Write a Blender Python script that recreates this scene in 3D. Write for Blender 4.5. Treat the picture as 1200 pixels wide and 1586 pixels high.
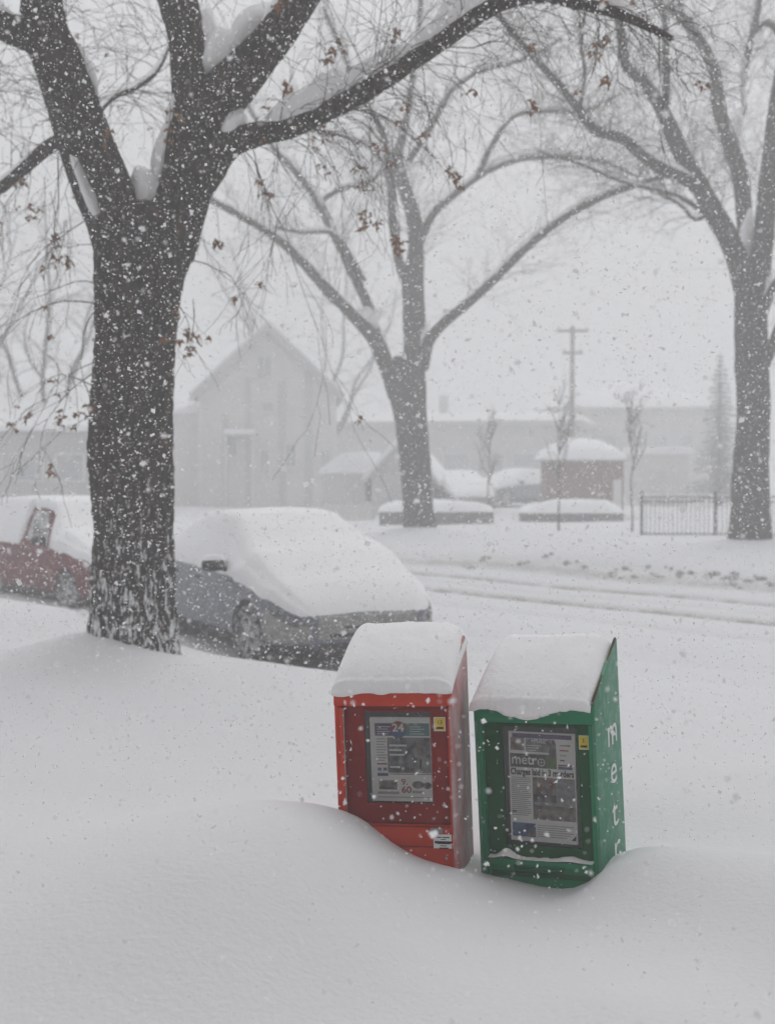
import bpy, bmesh, math, random
import numpy as np
from mathutils import Vector, Matrix, noise as mnoise

R = math.radians
scene = bpy.context.scene
for o in list(bpy.data.objects):
    bpy.data.objects.remove(o)
COL = scene.collection

# ------------------------------------------------------------------ camera, sky, sun, exposure
EYE = Vector((0, 0, 2.05))          # the street surface is z = 0
FPX, CX, CY = 2000.0, 600.0, 793.0  # focal length and centre in photograph pixels (1200 x 1586)
PITCH = math.atan(73 / 2000)
cam_data = bpy.data.cameras.new('camera')
cam = bpy.data.objects.new('camera', cam_data)
COL.objects.link(cam)
cam.location = EYE
cam.rotation_euler = (R(90) - PITCH, 0, 0)
cam_data.sensor_fit = 'VERTICAL'
cam_data.sensor_height = 36
cam_data.lens = 36 * FPX / 1586
cam_data.clip_start = 0.05
cam_data.clip_end = 1500
cam_data.dof.use_dof = True
cam_data.dof.focus_distance = 5.15
cam_data.dof.aperture_fstop = 2.6
scene.camera = cam

SUN_EL, SUN_AZ = R(58), R(20)       # behind thick cloud, high, a little to the right of the view
world = bpy.data.worlds.new('World')
scene.world = world
world.use_nodes = True
wn, wl = world.node_tree.nodes, world.node_tree.links
wn.clear()
sky = wn.new('ShaderNodeTexSky')
sky.sky_type = 'NISHITA'
sky.sun_disc = False
sky.sun_elevation = SUN_EL
sky.sun_rotation = SUN_AZ
sky.air_density = 1.0
sky.dust_density = 6.0
bw = wn.new('ShaderNodeHueSaturation')          # cloud takes the blue out of the sky
bw.inputs['Saturation'].default_value = 0.10
bgA = wn.new('ShaderNodeBackground'); bgA.inputs['Strength'].default_value = 0.05
bgB = wn.new('ShaderNodeBackground'); bgB.inputs['Color'].default_value = (0.965, 0.975, 1.0, 1)   # even cloud
bgB.inputs['Strength'].default_value = 0.475
add = wn.new('ShaderNodeAddShader')
wo = wn.new('ShaderNodeOutputWorld')
wl.new(sky.outputs['Color'], bw.inputs['Color'])
wl.new(bw.outputs['Color'], bgA.inputs['Color'])
wl.new(bgA.outputs[0], add.inputs[0]); wl.new(bgB.outputs[0], add.inputs[1])
wl.new(add.outputs[0], wo.inputs['Surface'])

sun_d = bpy.data.lights.new('sun', 'SUN')
sun_d.energy = 0.5
sun_d.angle = R(60)
sun_d.color = (1.0, 0.985, 0.96)
sun = bpy.data.objects.new('sun', sun_d)
COL.objects.link(sun)
sdir = Vector((math.sin(SUN_AZ) * math.cos(SUN_EL), math.cos(SUN_AZ) * math.cos(SUN_EL), math.sin(SUN_EL)))
sun.rotation_euler = sdir.to_track_quat('Z', 'Y').to_euler()

vs = scene.view_settings
vs.view_transform = 'Standard'
vs.look = 'None'
vs.exposure = 0.0
vs.gamma = 1.0
vs.use_curve_mapping = False
scene.cycles.max_bounces = 6
scene.cycles.diffuse_bounces = 3
scene.cycles.glossy_bounces = 2
scene.cycles.transmission_bounces = 3
scene.cycles.volume_bounces = 3
scene.cycles.transparent_max_bounces = 8
scene.cycles.use_denoising = True
HAZE_DENSITY = 0.0134

# ------------------------------------------------------------------ helpers
def at(px, py, d):
    """the point at depth d (world y) that the photograph shows at pixel (px, py)"""
    r, u = (px - CX) / FPX, (CY - py) / FPX
    v = Vector((r, math.cos(PITCH) + u * math.sin(PITCH), -math.sin(PITCH) + u * math.cos(PITCH)))
    return EYE + v * (d / v.y)

def tag(o, label=None, cat=None, group=None, kind=None):
    if label: o['label'] = label
    if cat: o['category'] = cat
    if group: o['group'] = group
    if kind: o['kind'] = kind
    return o

def empty(name, loc=(0, 0, 0), rot=(0, 0, 0)):
    o = bpy.data.objects.new(name, None)
    o.empty_display_size = 0.2
    o.location = loc
    o.rotation_euler = rot
    COL.objects.link(o)
    return o

def link(name, me, parent=None, loc=None, rot=None):
    o = bpy.data.objects.new(name, me)
    COL.objects.link(o)
    if parent: o.parent = parent
    if loc is not None: o.location = loc
    if rot is not None: o.rotation_euler = rot
    return o

def mesh(name, verts, faces, material=None, smooth=True):
    me = bpy.data.meshes.new(name)
    me.from_pydata([tuple(v) for v in verts], [], [tuple(f) for f in faces])
    me.update()
    if material: me.materials.append(material)
    if smooth: me.polygons.foreach_set('use_smooth', [True] * len(me.polygons))
    return me

class MB:
    """collects boxes, tubes, prisms and grids into one mesh"""
    def __init__(s): s.v, s.f = [], []
    def add(s, verts, faces):
        b = len(s.v)
        s.v += [Vector(p) for p in verts]
        s.f += [tuple(i + b for i in f) for f in faces]
        return s
    def box(s, x0, x1, y0, y1, z0, z1):
        return s.add([(x0,y0,z0),(x1,y0,z0),(x1,y1,z0),(x0,y1,z0),(x0,y0,z1),(x1,y0,z1),(x1,y1,z1),(x0,y1,z1)],
                     [(0,3,2,1),(4,5,6,7),(0,1,5,4),(1,2,6,5),(2,3,7,6),(3,0,4,7)])
    def prism(s, poly, axis, a, b):
        """extrude a polygon (list of 2-tuples) along axis from a to b"""
        n = len(poly)
        def P(p, t):
            return {'x': (t, p[0], p[1]), 'y': (p[0], t, p[1]), 'z': (p[0], p[1], t)}[axis]
        vs_ = [P(p, a) for p in poly] + [P(p, b) for p in poly]
        fs = [tuple(range(n)), tuple(range(2 * n - 1, n - 1, -1))]
        fs += [(i, i + n, (i + 1) % n + n, (i + 1) % n) for i in range(n)]
        return s.add(vs_, fs)
    def tube(s, pts, rad, sides=8, cap=True):
        v, f = tube(pts, rad, sides, cap)
        return s.add(v, f)
    def build(s, name, material, parent=None, smooth=False, bevel=0, loc=None, rot=None):
        me = mesh(name, s.v, s.f, None, smooth)
        bm = bmesh.new(); bm.from_mesh(me)
        bmesh.ops.recalc_face_normals(bm, faces=bm.faces)
        if bevel:
            es = [e for e in bm.edges if len(e.link_faces) == 2 and e.calc_face_angle(0) > 0.5]
            bmesh.ops.bevel(bm, geom=es, offset=bevel, segments=2, affect='EDGES', profile=0.6)
        bm.to_mesh(me); bm.free()
        me.materials.append(material)
        if smooth or bevel:
            me.polygons.foreach_set('use_smooth', [True] * len(me.polygons))
            if bevel or smooth == 'auto':
                try: me.set_sharp_from_angle(angle=R(35))
                except Exception: pass
        return link(name, me, parent, loc, rot)

def frames(pts):
    pts = [Vector(p) for p in pts]
    out, ref = [], None
    for i, p in enumerate(pts):
        t = (pts[min(i + 1, len(pts) - 1)] - pts[max(i - 1, 0)])
        t = t.normalized() if t.length > 1e-9 else Vector((0, 0, 1))
        if ref is None:
            ref = Vector((1, 0, 0)) if abs(t.x) < 0.8 else Vector((0, 1, 0))
        a = (ref - t * ref.dot(t))
        a = a.normalized() if a.length > 1e-6 else t.orthogonal().normalized()
        ref = a
        out.append((p, t, a, t.cross(a)))
    return out

def tube(pts, rad, sides=8, cap=True):
    v, f = [], []
    fr = frames(pts)
    for i, (p, t, a, b) in enumerate(fr):
        r = rad[i] if hasattr(rad, '__len__') else rad
        for k in range(sides):
            w = 2 * math.pi * k / sides
            v.append(p + (a * math.cos(w) + b * math.sin(w)) * r)
    n = len(fr)
    for i in range(n - 1):
        for k in range(sides):
            k2 = (k + 1) % sides
            f.append((i * sides + k, i * sides + k2, (i + 1) * sides + k2, (i + 1) * sides + k))
    if cap:
        f.append(tuple(range(sides - 1, -1, -1)))
        f.append(tuple(range((n - 1) * sides, n * sides)))
    return v, f

def catmull(pts, step):
    """resample a polyline of equal-length tuples smoothly, about `step` apart in its first three numbers"""
    P = [np.array(p, float) for p in pts]
    P = [2 * P[0] - P[1]] + P + [2 * P[-1] - P[-2]]
    out = []
    for i in range(1, len(P) - 2):
        n = max(2, int(np.linalg.norm((P[i + 1] - P[i])[:3]) / step))
        for k in range(n):
            t = k / n
            out.append(0.5 * (2 * P[i] + (P[i + 1] - P[i - 1]) * t + (2 * P[i - 1] - 5 * P[i] + 4 * P[i + 1] - P[i + 2]) * t * t
                              + (3 * P[i] - P[i - 1] - 3 * P[i + 1] + P[i + 2]) * t ** 3))
    out.append(P[-2])
    return out

def copy_tree(o, parent=None):
    c = o.copy(); COL.objects.link(c); c.parent = parent
    for ch in list(o.children):
        copy_tree(ch, c)
    return c

def sstep(a, b, x):
    t = np.clip((x - a) / (b - a), 0, 1)
    return t * t * (3 - 2 * t)

# ------------------------------------------------------------------ materials
def material(name, color, rough=0.85, color2=None, scale=8.0, mix=(0.4, 0.6), stretch=(1, 1, 1), bump=None, spec=0.3, metal=0.0, frost=None, detail=4.0):
    m = bpy.data.materials.new(name)
    m.use_nodes = True
    nt = m.node_tree
    b = nt.nodes['Principled BSDF']
    b.inputs['Base Color'].default_value = (*color, 1)
    b.inputs['Roughness'].default_value = rough
    b.inputs['Specular IOR Level'].default_value = spec
    b.inputs['Metallic'].default_value = metal
    tc = nt.nodes.new('ShaderNodeTexCoord')
    mp = nt.nodes.new('ShaderNodeMapping')
    mp.inputs['Scale'].default_value = stretch
    nt.links.new(tc.outputs['Object'], mp.inputs['Vector'])
    out = None
    if color2:
        n = nt.nodes.new('ShaderNodeTexNoise')
        n.inputs['Scale'].default_value = scale
        n.inputs['Detail'].default_value = detail
        nt.links.new(mp.outputs[0], n.inputs['Vector'])
        cr = nt.nodes.new('ShaderNodeValToRGB')
        cr.color_ramp.elements[0].position, cr.color_ramp.elements[1].position = mix
        cr.color_ramp.elements[0].color = (*color, 1)
        cr.color_ramp.elements[1].color = (*color2, 1)
        nt.links.new(n.outputs['Fac'], cr.inputs['Fac'])
        out = cr.outputs['Color']
    if frost:      # rime and stuck snow in patches: (scale, lo, hi, amount)
        n = nt.nodes.new('ShaderNodeTexNoise')
        n.inputs['Scale'].default_value = frost[0]
        n.inputs['Detail'].default_value = 8.0
        n.inputs['Roughness'].default_value = 0.7
        nt.links.new(tc.outputs['Object'], n.inputs['Vector'])
        mr = nt.nodes.new('ShaderNodeMapRange')
        mr.inputs['From Min'].default_value, mr.inputs['From Max'].default_value = frost[1], frost[2]
        mr.inputs['To Max'].default_value = frost[3]
        nt.links.new(n.outputs['Fac'], mr.inputs['Value'])
        mx = nt.nodes.new('ShaderNodeMixRGB')
        nt.links.new(mr.outputs[0], mx.inputs['Fac'])
        if out: nt.links.new(out, mx.inputs['Color1'])
        else: mx.inputs['Color1'].default_value = (*color, 1)
        mx.inputs['Color2'].default_value = (0.72, 0.73, 0.75, 1)
        out = mx.outputs['Color']
    if out: nt.links.new(out, b.inputs['Base Color'])
    if bump:
        n = nt.nodes.new('ShaderNodeTexNoise')
        n.inputs['Scale'].default_value = bump[0]
        n.inputs['Detail'].default_value = 6.0
        nt.links.new(mp.outputs[0], n.inputs['Vector'])
        bp = nt.nodes.new('ShaderNodeBump')
        bp.inputs['Strength'].default_value = bump[1]
        bp.inputs['Distance'].default_value = bump[2] if len(bump) > 2 else 0.02
        nt.links.new(n.outputs['Fac'], bp.inputs['Height'])
        nt.links.new(bp.outputs[0], b.inputs['Normal'])
    return m

SNOW = (0.86, 0.87, 0.89)
M = {}
M['snow'] = material('snow', SNOW, 0.75, bump=(60, 0.25, 0.01), spec=0.2)
M['snow_cap'] = material('cap_snow', (0.91, 0.915, 0.93), 0.75, bump=(90, 0.35, 0.008), spec=0.2)
M['dirty_snow'] = material('dirty_snow', (0.34, 0.325, 0.30), 0.9, (0.68, 0.68, 0.68), 12, (0.35, 0.7), bump=(30, 0.5, 0.02))
M['bark'] = None
M['bark_far'] = material('bark_far', (0.028, 0.024, 0.023), 0.95, (0.060, 0.052, 0.049), 3.0, (0.3, 0.7), (6, 6, 1), bump=(12, 0.8, 0.05), frost=(9, 0.62, 0.74, 0.45))
M['twig'] = material('twig', (0.055, 0.043, 0.037), 0.9, (0.10, 0.08, 0.07), 4.0)
M['leaf'] = material('dead_leaf', (0.20, 0.080, 0.032), 0.8, (0.27, 0.13, 0.055), 9.0)
M['red'] = material('red_paint', (0.62, 0.050, 0.018), 0.55, (0.54, 0.04, 0.016), 5, spec=0.15, frost=(40, 0.64, 0.8, 0.4))
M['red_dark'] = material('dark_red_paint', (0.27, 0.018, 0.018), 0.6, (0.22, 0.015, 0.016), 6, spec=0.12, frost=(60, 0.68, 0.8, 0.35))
M['red_frost'] = material('frosted_red_paint', (0.42, 0.10, 0.10), 0.6, (0.50, 0.30, 0.31), 4, (0.35, 0.65), frost=(9, 0.38, 0.80, 0.55))
M['green'] = material('green_paint', (0.012, 0.190, 0.085), 0.55, (0.016, 0.22, 0.10), 5, spec=0.15, frost=(40, 0.66, 0.8, 0.4))
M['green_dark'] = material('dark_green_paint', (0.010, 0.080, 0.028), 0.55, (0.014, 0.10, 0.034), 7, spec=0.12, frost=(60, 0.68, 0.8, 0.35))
M['green_side'] = material('frosted_green_paint', (0.030, 0.205, 0.115), 0.6, (0.075, 0.25, 0.16), 3, (0.35, 0.65), frost=(14, 0.5, 0.85, 0.45))
M['rust'] = material('rust', (0.06, 0.028, 0.016), 0.9, (0.13, 0.05, 0.025), 30)
M['black'] = material('black_plastic', (0.018, 0.018, 0.02), 0.55, (0.03, 0.03, 0.032), 20, frost=(30, 0.58, 0.75, 0.6))
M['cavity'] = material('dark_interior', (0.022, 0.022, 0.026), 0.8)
M['tyre'] = material('tyre_rubber', (0.022, 0.022, 0.023), 0.85, (0.04, 0.04, 0.04), 14, frost=(16, 0.47, 0.62, 0.8))
M['rim'] = material('wheel_rim', (0.22, 0.22, 0.23), 0.5, (0.35, 0.35, 0.36), 10, metal=0.4, frost=(14, 0.42, 0.6, 0.85))
M['grey_paint'] = material('grey_car_paint', (0.095, 0.110, 0.140), 0.4, (0.12, 0.135, 0.165), 5, spec=0.5, frost=(22, 0.52, 0.75, 0.55))
M['beige_paint'] = material('slushy_bumper', (0.23, 0.228, 0.22), 0.5, (0.29, 0.286, 0.275), 8, frost=(20, 0.52, 0.75, 0.5))
M['red_car'] = material('red_car_paint', (0.15, 0.012, 0.018), 0.5, (0.11, 0.010, 0.014), 6, spec=0.25, frost=(14, 0.54, 0.75, 0.40))
M['glass_dark'] = material('car_glass', (0.05, 0.055, 0.06), 0.25, spec=0.5, frost=(6, 0.35, 0.6, 0.8))
M['lamp_glass'] = material('lamp_glass', (0.30, 0.30, 0.31), 0.2, (0.5, 0.5, 0.5), 25, spec=0.6)
M['head_glass'] = material('headlight_glass', (0.07, 0.07, 0.075), 0.2, (0.30, 0.30, 0.31), 14, spec=0.6)
M['chrome'] = material('dull_metal', (0.35, 0.34, 0.34), 0.4, (0.25, 0.24, 0.24), 30, metal=0.6)
M['paper'] = material('newsprint', (0.90, 0.88, 0.85), 0.9, (0.84, 0.82, 0.78), 20)
M['ink'] = material('black_ink', (0.03, 0.03, 0.032), 0.9)
M['ink_grey'] = material('grey_print', (0.48, 0.465, 0.44), 0.9, (0.32, 0.31, 0.30), 260, (0.4, 0.6), (1, 1, 8))
M['white_print'] = material('white_print', (0.78, 0.79, 0.79), 0.7)
M['yellow'] = material('yellow_sticker', (0.72, 0.55, 0.04), 0.6)
M['purple_print'] = material('purple_print', (0.09, 0.045, 0.16), 0.9, (0.14, 0.08, 0.2), 120)
M['teal_print'] = material('teal_print', (0.06, 0.20, 0.19), 0.9, (0.09, 0.25, 0.23), 120)
M['blue_print'] = material('blue_print', (0.03, 0.06, 0.22), 0.9, (0.05, 0.16, 0.32), 18)
M['red_print'] = material('red_print', (0.36, 0.05, 0.045), 0.9)
M['olive_print'] = material('olive_print', (0.075, 0.105, 0.03), 0.9, (0.05, 0.07, 0.03), 60)
M['green_print'] = material('green_print', (0.12, 0.2, 0.03), 0.9)
M['photo_dark'] = material('printed_photo', (0.045, 0.042, 0.05), 0.9, (0.26, 0.25, 0.26), 34, (0.38, 0.62), detail=3)
M['photo_brown'] = material('printed_brown_photo', (0.12, 0.075, 0.055), 0.9, (0.36, 0.31, 0.28), 30, (0.35, 0.65), detail=3)
M['photo_light'] = material('printed_pale_photo', (0.36, 0.35, 0.35), 0.9, (0.22, 0.21, 0.21), 40, detail=3)
M['siding'] = material('pale_siding', (0.68, 0.67, 0.655), 0.9, (0.63, 0.62, 0.605), 1.2)
M['siding_dark'] = material('grey_board', (0.50, 0.50, 0.505), 0.9)
M['trim'] = material('white_trim', (0.7, 0.7, 0.7), 0.7)
M['window_glass'] = material('window_glass', (0.34, 0.35, 0.36), 0.3, spec=0.5, frost=(1.5, 0.35, 0.7, 0.5))
M['stucco'] = material('grey_stucco', (0.60, 0.595, 0.58), 0.95, (0.56, 0.555, 0.54), 2.0)
M['brick_wall'] = material('brown_mortar', (0.22, 0.16, 0.135), 0.95)
M['shade_block_wall'] = material('shade_block_brick', (0.42, 0.38, 0.35), 0.95, (0.36, 0.33, 0.30), 3.0)  # wall of the unseen block added as a shade caster
M['brick'] = material('brown_brick', (0.215, 0.125, 0.095), 0.95, (0.17, 0.10, 0.08), 2.0, bump=(20, 0.3, 0.01))
M['stone'] = material('grey_block', (0.16, 0.155, 0.15), 0.95, (0.12, 0.118, 0.115), 6, bump=(20, 0.4, 0.02))
M['iron'] = material('black_iron', (0.02, 0.02, 0.021), 0.6)
M['pole_wood'] = material('pole_wood', (0.13, 0.11, 0.095), 0.95, (0.17, 0.15, 0.13), 3, stretch=(8, 8, 1))
M['needles'] = material('spruce_needles', (0.035, 0.05, 0.04), 0.9, (0.06, 0.08, 0.065), 4, frost=(3, 0.42, 0.6, 0.85))
M['weed'] = material('dry_weed', (0.16, 0.12, 0.07), 0.9)
M['tail'] = material('lamp_red', (0.25, 0.02, 0.02), 0.3, spec=0.5)

def bark_material():
    """furrowed bark with snow driven into the furrows, most of it low on the trunk where the wind packs it"""
    m = bpy.data.materials.new('furrowed_bark')
    m.use_nodes = True
    nt = m.node_tree; L = nt.links.new
    b = nt.nodes['Principled BSDF']
    b.inputs['Roughness'].default_value = 0.95
    b.inputs['Specular IOR Level'].default_value = 0.15
    tc = nt.nodes.new('ShaderNodeTexCoord')
    mp = nt.nodes.new('ShaderNodeMapping'); mp.inputs['Scale'].default_value = (24, 24, 8)
    L(tc.outputs['Object'], mp.inputs['Vector'])
    n1 = nt.nodes.new('ShaderNodeTexNoise'); n1.inputs['Scale'].default_value = 1.0; n1.inputs['Detail'].default_value = 6
    L(mp.outputs[0], n1.inputs['Vector'])
    cr = nt.nodes.new('ShaderNodeValToRGB')
    cr.color_ramp.elements[0].position = 0.40; cr.color_ramp.elements[0].color = (0.008, 0.0065, 0.0055, 1)
    cr.color_ramp.elements[1].position = 0.72; cr.color_ramp.elements[1].color = (0.072, 0.053, 0.039, 1)
    L(n1.outputs['Fac'], cr.inputs['Fac'])
    n2 = nt.nodes.new('ShaderNodeTexNoise'); n2.inputs['Scale'].default_value = 3.0; n2.inputs['Detail'].default_value = 3
    L(tc.outputs['Object'], n2.inputs['Vector'])
    r2 = nt.nodes.new('ShaderNodeMapRange'); r2.inputs['From Min'].default_value = 0.60; r2.inputs['From Max'].default_value = 0.78
    r2.inputs['To Max'].default_value = 0.7
    L(n2.outputs['Fac'], r2.inputs['Value'])
    mx1 = nt.nodes.new('ShaderNodeMixRGB'); L(r2.outputs[0], mx1.inputs['Fac']); L(cr.outputs['Color'], mx1.inputs['Color1'])
    mx1.inputs['Color2'].default_value = (0.10, 0.045, 0.026, 1)
    # stuck snow
    mp3 = nt.nodes.new('ShaderNodeMapping'); mp3.inputs['Scale'].default_value = (30, 30, 8)
    L(tc.outputs['Object'], mp3.inputs['Vector'])
    n3 = nt.nodes.new('ShaderNodeTexNoise'); n3.inputs['Scale'].default_value = 1.0; n3.inputs['Detail'].default_value = 5
    n3.inputs['Roughness'].default_value = 0.65
    L(mp3.outputs[0], n3.inputs['Vector'])
    sx = nt.nodes.new('ShaderNodeSeparateXYZ'); L(tc.outputs['Object'], sx.inputs[0])
    hz = nt.nodes.new('ShaderNodeMapRange')
    hz.inputs['From Min'].default_value = 0.0; hz.inputs['From Max'].default_value = 1.9
    hz.inputs['To Min'].default_value = 0.118; hz.inputs['To Max'].default_value = -0.05
    L(sx.outputs['Z'], hz.inputs['Value'])
    ad = nt.nodes.new('ShaderNodeMath'); L(n3.outputs['Fac'], ad.inputs[0]); L(hz.outputs[0], ad.inputs[1])
    r3 = nt.nodes.new('ShaderNodeMapRange'); r3.inputs['From Min'].default_value = 0.61; r3.inputs['From Max'].default_value = 0.66
    L(ad.outputs[0], r3.inputs['Value'])
    mx2 = nt.nodes.new('ShaderNodeMixRGB'); L(r3.outputs[0], mx2.inputs['Fac']); L(mx1.outputs[0], mx2.inputs['Color1'])
    mx2.inputs['Color2'].default_value = (0.78, 0.79, 0.81, 1)
    L(mx2.outputs[0], b.inputs['Base Color'])
    bp = nt.nodes.new('ShaderNodeBump'); bp.inputs['Strength'].default_value = 0.9; bp.inputs['Distance'].default_value = 0.04
    L(n1.outputs['Fac'], bp.inputs['Height']); L(bp.outputs[0], b.inputs['Normal'])
    return m
M['bark'] = bark_material()

def glass_pane_material():
    m = bpy.data.materials.new('clear_pane')
    m.use_nodes = True
    nt = m.node_tree; nt.nodes.clear()
    tr = nt.nodes.new('ShaderNodeBsdfTransparent'); tr.inputs['Color'].default_value = (0.95, 0.955, 0.955, 1)
    gl = nt.nodes.new('ShaderNodeBsdfGlossy'); gl.inputs['Roughness'].default_value = 0.12; gl.inputs['Color'].default_value = (0.9, 0.9, 0.92, 1)
    fr = nt.nodes.new('ShaderNodeFresnel'); fr.inputs['IOR'].default_value = 1.45
    mx = nt.nodes.new('ShaderNodeMixShader'); o = nt.nodes.new('ShaderNodeOutputMaterial')
    nt.links.new(fr.outputs[0], mx.inputs[0]); nt.links.new(tr.outputs[0], mx.inputs[1]); nt.links.new(gl.outputs[0], mx.inputs[2])
    nt.links.new(mx.outputs[0], o.inputs['Surface'])
    return m
M['pane'] = glass_pane_material()

def flake_material():
    m = bpy.data.materials.new('snowflake')
    m.use_nodes = True
    nt = m.node_tree; nt.nodes.clear()
    d = nt.nodes.new('ShaderNodeBsdfDiffuse'); d.inputs['Color'].default_value = (0.95, 0.95, 0.96, 1)
    t = nt.nodes.new('ShaderNodeBsdfTranslucent'); t.inputs['Color'].default_value = (0.95, 0.95, 0.96, 1)
    mx = nt.nodes.new('ShaderNodeMixShader'); mx.inputs[0].default_value = 0.5
    o = nt.nodes.new('ShaderNodeOutputMaterial')
    nt.links.new(d.outputs[0], mx.inputs[1]); nt.links.new(t.outputs[0], mx.inputs[2]); nt.links.new(mx.outputs[0], o.inputs['Surface'])
    return m
M['flake'] = flake_material()

# ------------------------------------------------------------------ terrain: the height of the snow everywhere
# near drifts: control points from the snow line on the boxes and the crests of the drifts (pixel, depth)
CTRL_PX = [(519,1250,5.13),(560,1268,5.10),(600,1300,5.09),(650,1330,5.06),(715,1350,5.02),(745,1357,5.16),(790,1368,5.12),(850,1382,5.07),
           (900,1381,5.01),(938,1352,4.97),(974,1322,5.36),(985,1316,5.2),
           (470,1241,5.05),(390,1241,4.85),(250,1275,4.7),(120,1322,4.5),(0,1362,4.4),(-150,1400,4.4)]
CTRL = [tuple(at(*c)) for c in CTRL_PX]
CTRL += [(x, y, 2.05 - d) for x, y, d in [
    (-0.30,5.9,1.56),(-0.9,5.7,1.52),(-1.6,5.5,1.56),(0.4,6.2,1.60),(1.2,6.1,1.58),(2.0,6.0,1.60),(-2.4,5.2,1.6),(2.6,5.0,1.6),
    (-0.25,4.55,1.345),(-0.7,4.2,1.31),(-1.3,3.9,1.43),(0.12,4.45,1.57),(0.55,4.55,1.665),(0.95,4.50,1.62),(1.25,4.65,1.50),(1.8,4.7,1.45),(1.5,5.3,1.60),(-1.9,4.4,1.53),
    (-0.8,3.5,1.50),(0,3.7,1.63),(0.7,3.75,1.57),(1.3,3.9,1.62),(1.9,3.9,1.55),(-1.8,3.3,1.5),(2.4,3.6,1.58),(-1.5,2.4,1.62),(0,2.4,1.63),(1.6,2.4,1.65),
    (-2.2,7.4,1.62),(0,7.6,1.64),(2.2,7.6,1.66)]]
_P = np.array([(c[0], c[1]) for c in CTRL]); _Z = np.array([c[2] for c in CTRL])
def _U(r2): return np.where(r2 > 1e-12, r2 * np.log(np.maximum(r2, 1e-12)), 0.0)
_n = len(_P)
_K = _U(((_P[:, None, :] - _P[None, :, :]) ** 2).sum(-1)) + np.eye(_n) * 1e-4
_A = np.zeros((_n + 3, _n + 3)); _A[:_n, :_n] = _K; _A[:_n, _n] = 1; _A[:_n, _n + 1:] = _P; _A[_n:, :_n] = _A[:_n, _n:].T
_W = np.linalg.solve(_A, np.concatenate([_Z, [0, 0, 0]]))

_rng = np.random.default_rng(7)
_WAVES = [(_rng.uniform(0, 6.28), _rng.uniform(0, 6.28), f, a) for f, a in ((0.23, .05), (0.41, .035), (0.83, .02), (1.5, .012), (2.6, .006), (4.3, .0032), (7.0, .0018)) for _ in range(2)]
TRACKS = [((at(687, 896, 22.9)), (at(1200, 939, 18.5))), ((at(687, 917, 20.5)), (at(1200, 965, 16.5)))]
TRACK_N = [17.0, 15.15]
TREE_BASES = [(-2.80, 11.9, 0.75, 0.22), (-2.35, 11.6, 0.62, 0.13), (0.9, 35.0, 1.3, 0.28), (7.86, 28.0, 1.2, 0.22)]

def height(x, y):
    x = np.asarray(x, float); y = np.asarray(y, float)
    n = (x + y) * 0.70711                       # across the street
    s = (y - x) * 0.70711                       # along the street, away to the left
    wav = sum(a * np.sin(f * (x * math.cos(p) + y * math.sin(p)) + q) for p, q, f, a in _WAVES)
    left = sstep(-1.5, -4.0, x) * sstep(20, 15, y)
    bench = 0.42 - 0.10 * sstep(5.2, 8.0, n) + 0.15 * left * sstep(6.5, 7.6, n)
    off_road = 1 - sstep(7.9, 8.7, n) * (1 - sstep(18.3, 19.8, n))
    far = 0.16 + 0.06 * np.exp(-((n - 19.9) / 0.8) ** 2) - 0.10 * sstep(30, 50, n)
    z = np.where(n < 14, bench, far) * off_road
    amp = np.where(off_road > 0.02, 1.0, 0.25)
    z = z + wav * (0.25 + 0.75 * off_road) * sstep(3, 9, np.hypot(x, y))
    for tx, ty, r, h in TREE_BASES:
        z = z + h * np.exp(-((x - tx) ** 2 + (y - ty) ** 2) / (r * r))
    # cleaner ruts pressed into the packed street snow
    wob = 0.10 * np.sin(s * 0.5) + 0.05 * np.sin(s * 1.3 + 1)
    for tn in TRACK_N:
        z = z - 0.05 * np.exp(-((n - tn - wob) / 0.13) ** 2) + 0.03 * np.exp(-((n - tn - wob - 0.35) / 0.16) ** 2)
    for tn, a in ((12.6, .025), (13.9, .03), (11.3, .02), (16.1, .02)):
        z = z - a * np.exp(-((n - tn - wob * 1.5) / 0.25) ** 2)
    z = z - 0.10 * sstep(8.5, 9.0, n) * sstep(12.6, 11.8, n) * sstep(-2, 2, s)
    # near drifts
    near = (np.abs(x) < 3.2) & (y > 1.0) & (y < 9.0)
    if near.any():
        xx, yy = x[near], y[near]
        r2 = (xx[:, None] - _P[None, :, 0]) ** 2 + (yy[:, None] - _P[None, :, 1]) ** 2
        zz = _U(r2) @ _W[:_n] + _W[_n] + _W[_n + 1] * xx + _W[_n + 2] * yy
        k = sstep(3.1, 2.1, np.abs(xx)) * sstep(1.2, 2.4, yy) * sstep(8.6, 6.6, yy)
        fine = 0.55 * sum(a * np.sin(f * 1.7 * (xx * math.cos(p) + yy * math.sin(p)) + q) for p, q, f, a in _WAVES[6:])
        z = z.copy()
        z[near] = z[near] * (1 - k) + (np.clip(zz, 0.2, 1.0) + fine) * k
    return z

def G(x, y):
    return float(height(np.array([x]), np.array([y]))[0])

def graded(lo, hi, spans):
    """coordinates from lo to hi with step by span: [(start, stop, step)], wide outside"""
    out = []
    for a, b, st in spans:
        out += list(np.arange(a, b, st))
    x, st = spans[-1][1], spans[-1][2]
    while x < hi: out.append(x); st *= 1.13; x += st
    out.append(hi)
    x, st, pre = spans[0][0], spans[0][2], []
    while True:
        st *= 1.13; x -= st
        if x <= lo: break
        pre.append(x)
    return np.array([lo] + pre[::-1] + out)

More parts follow.
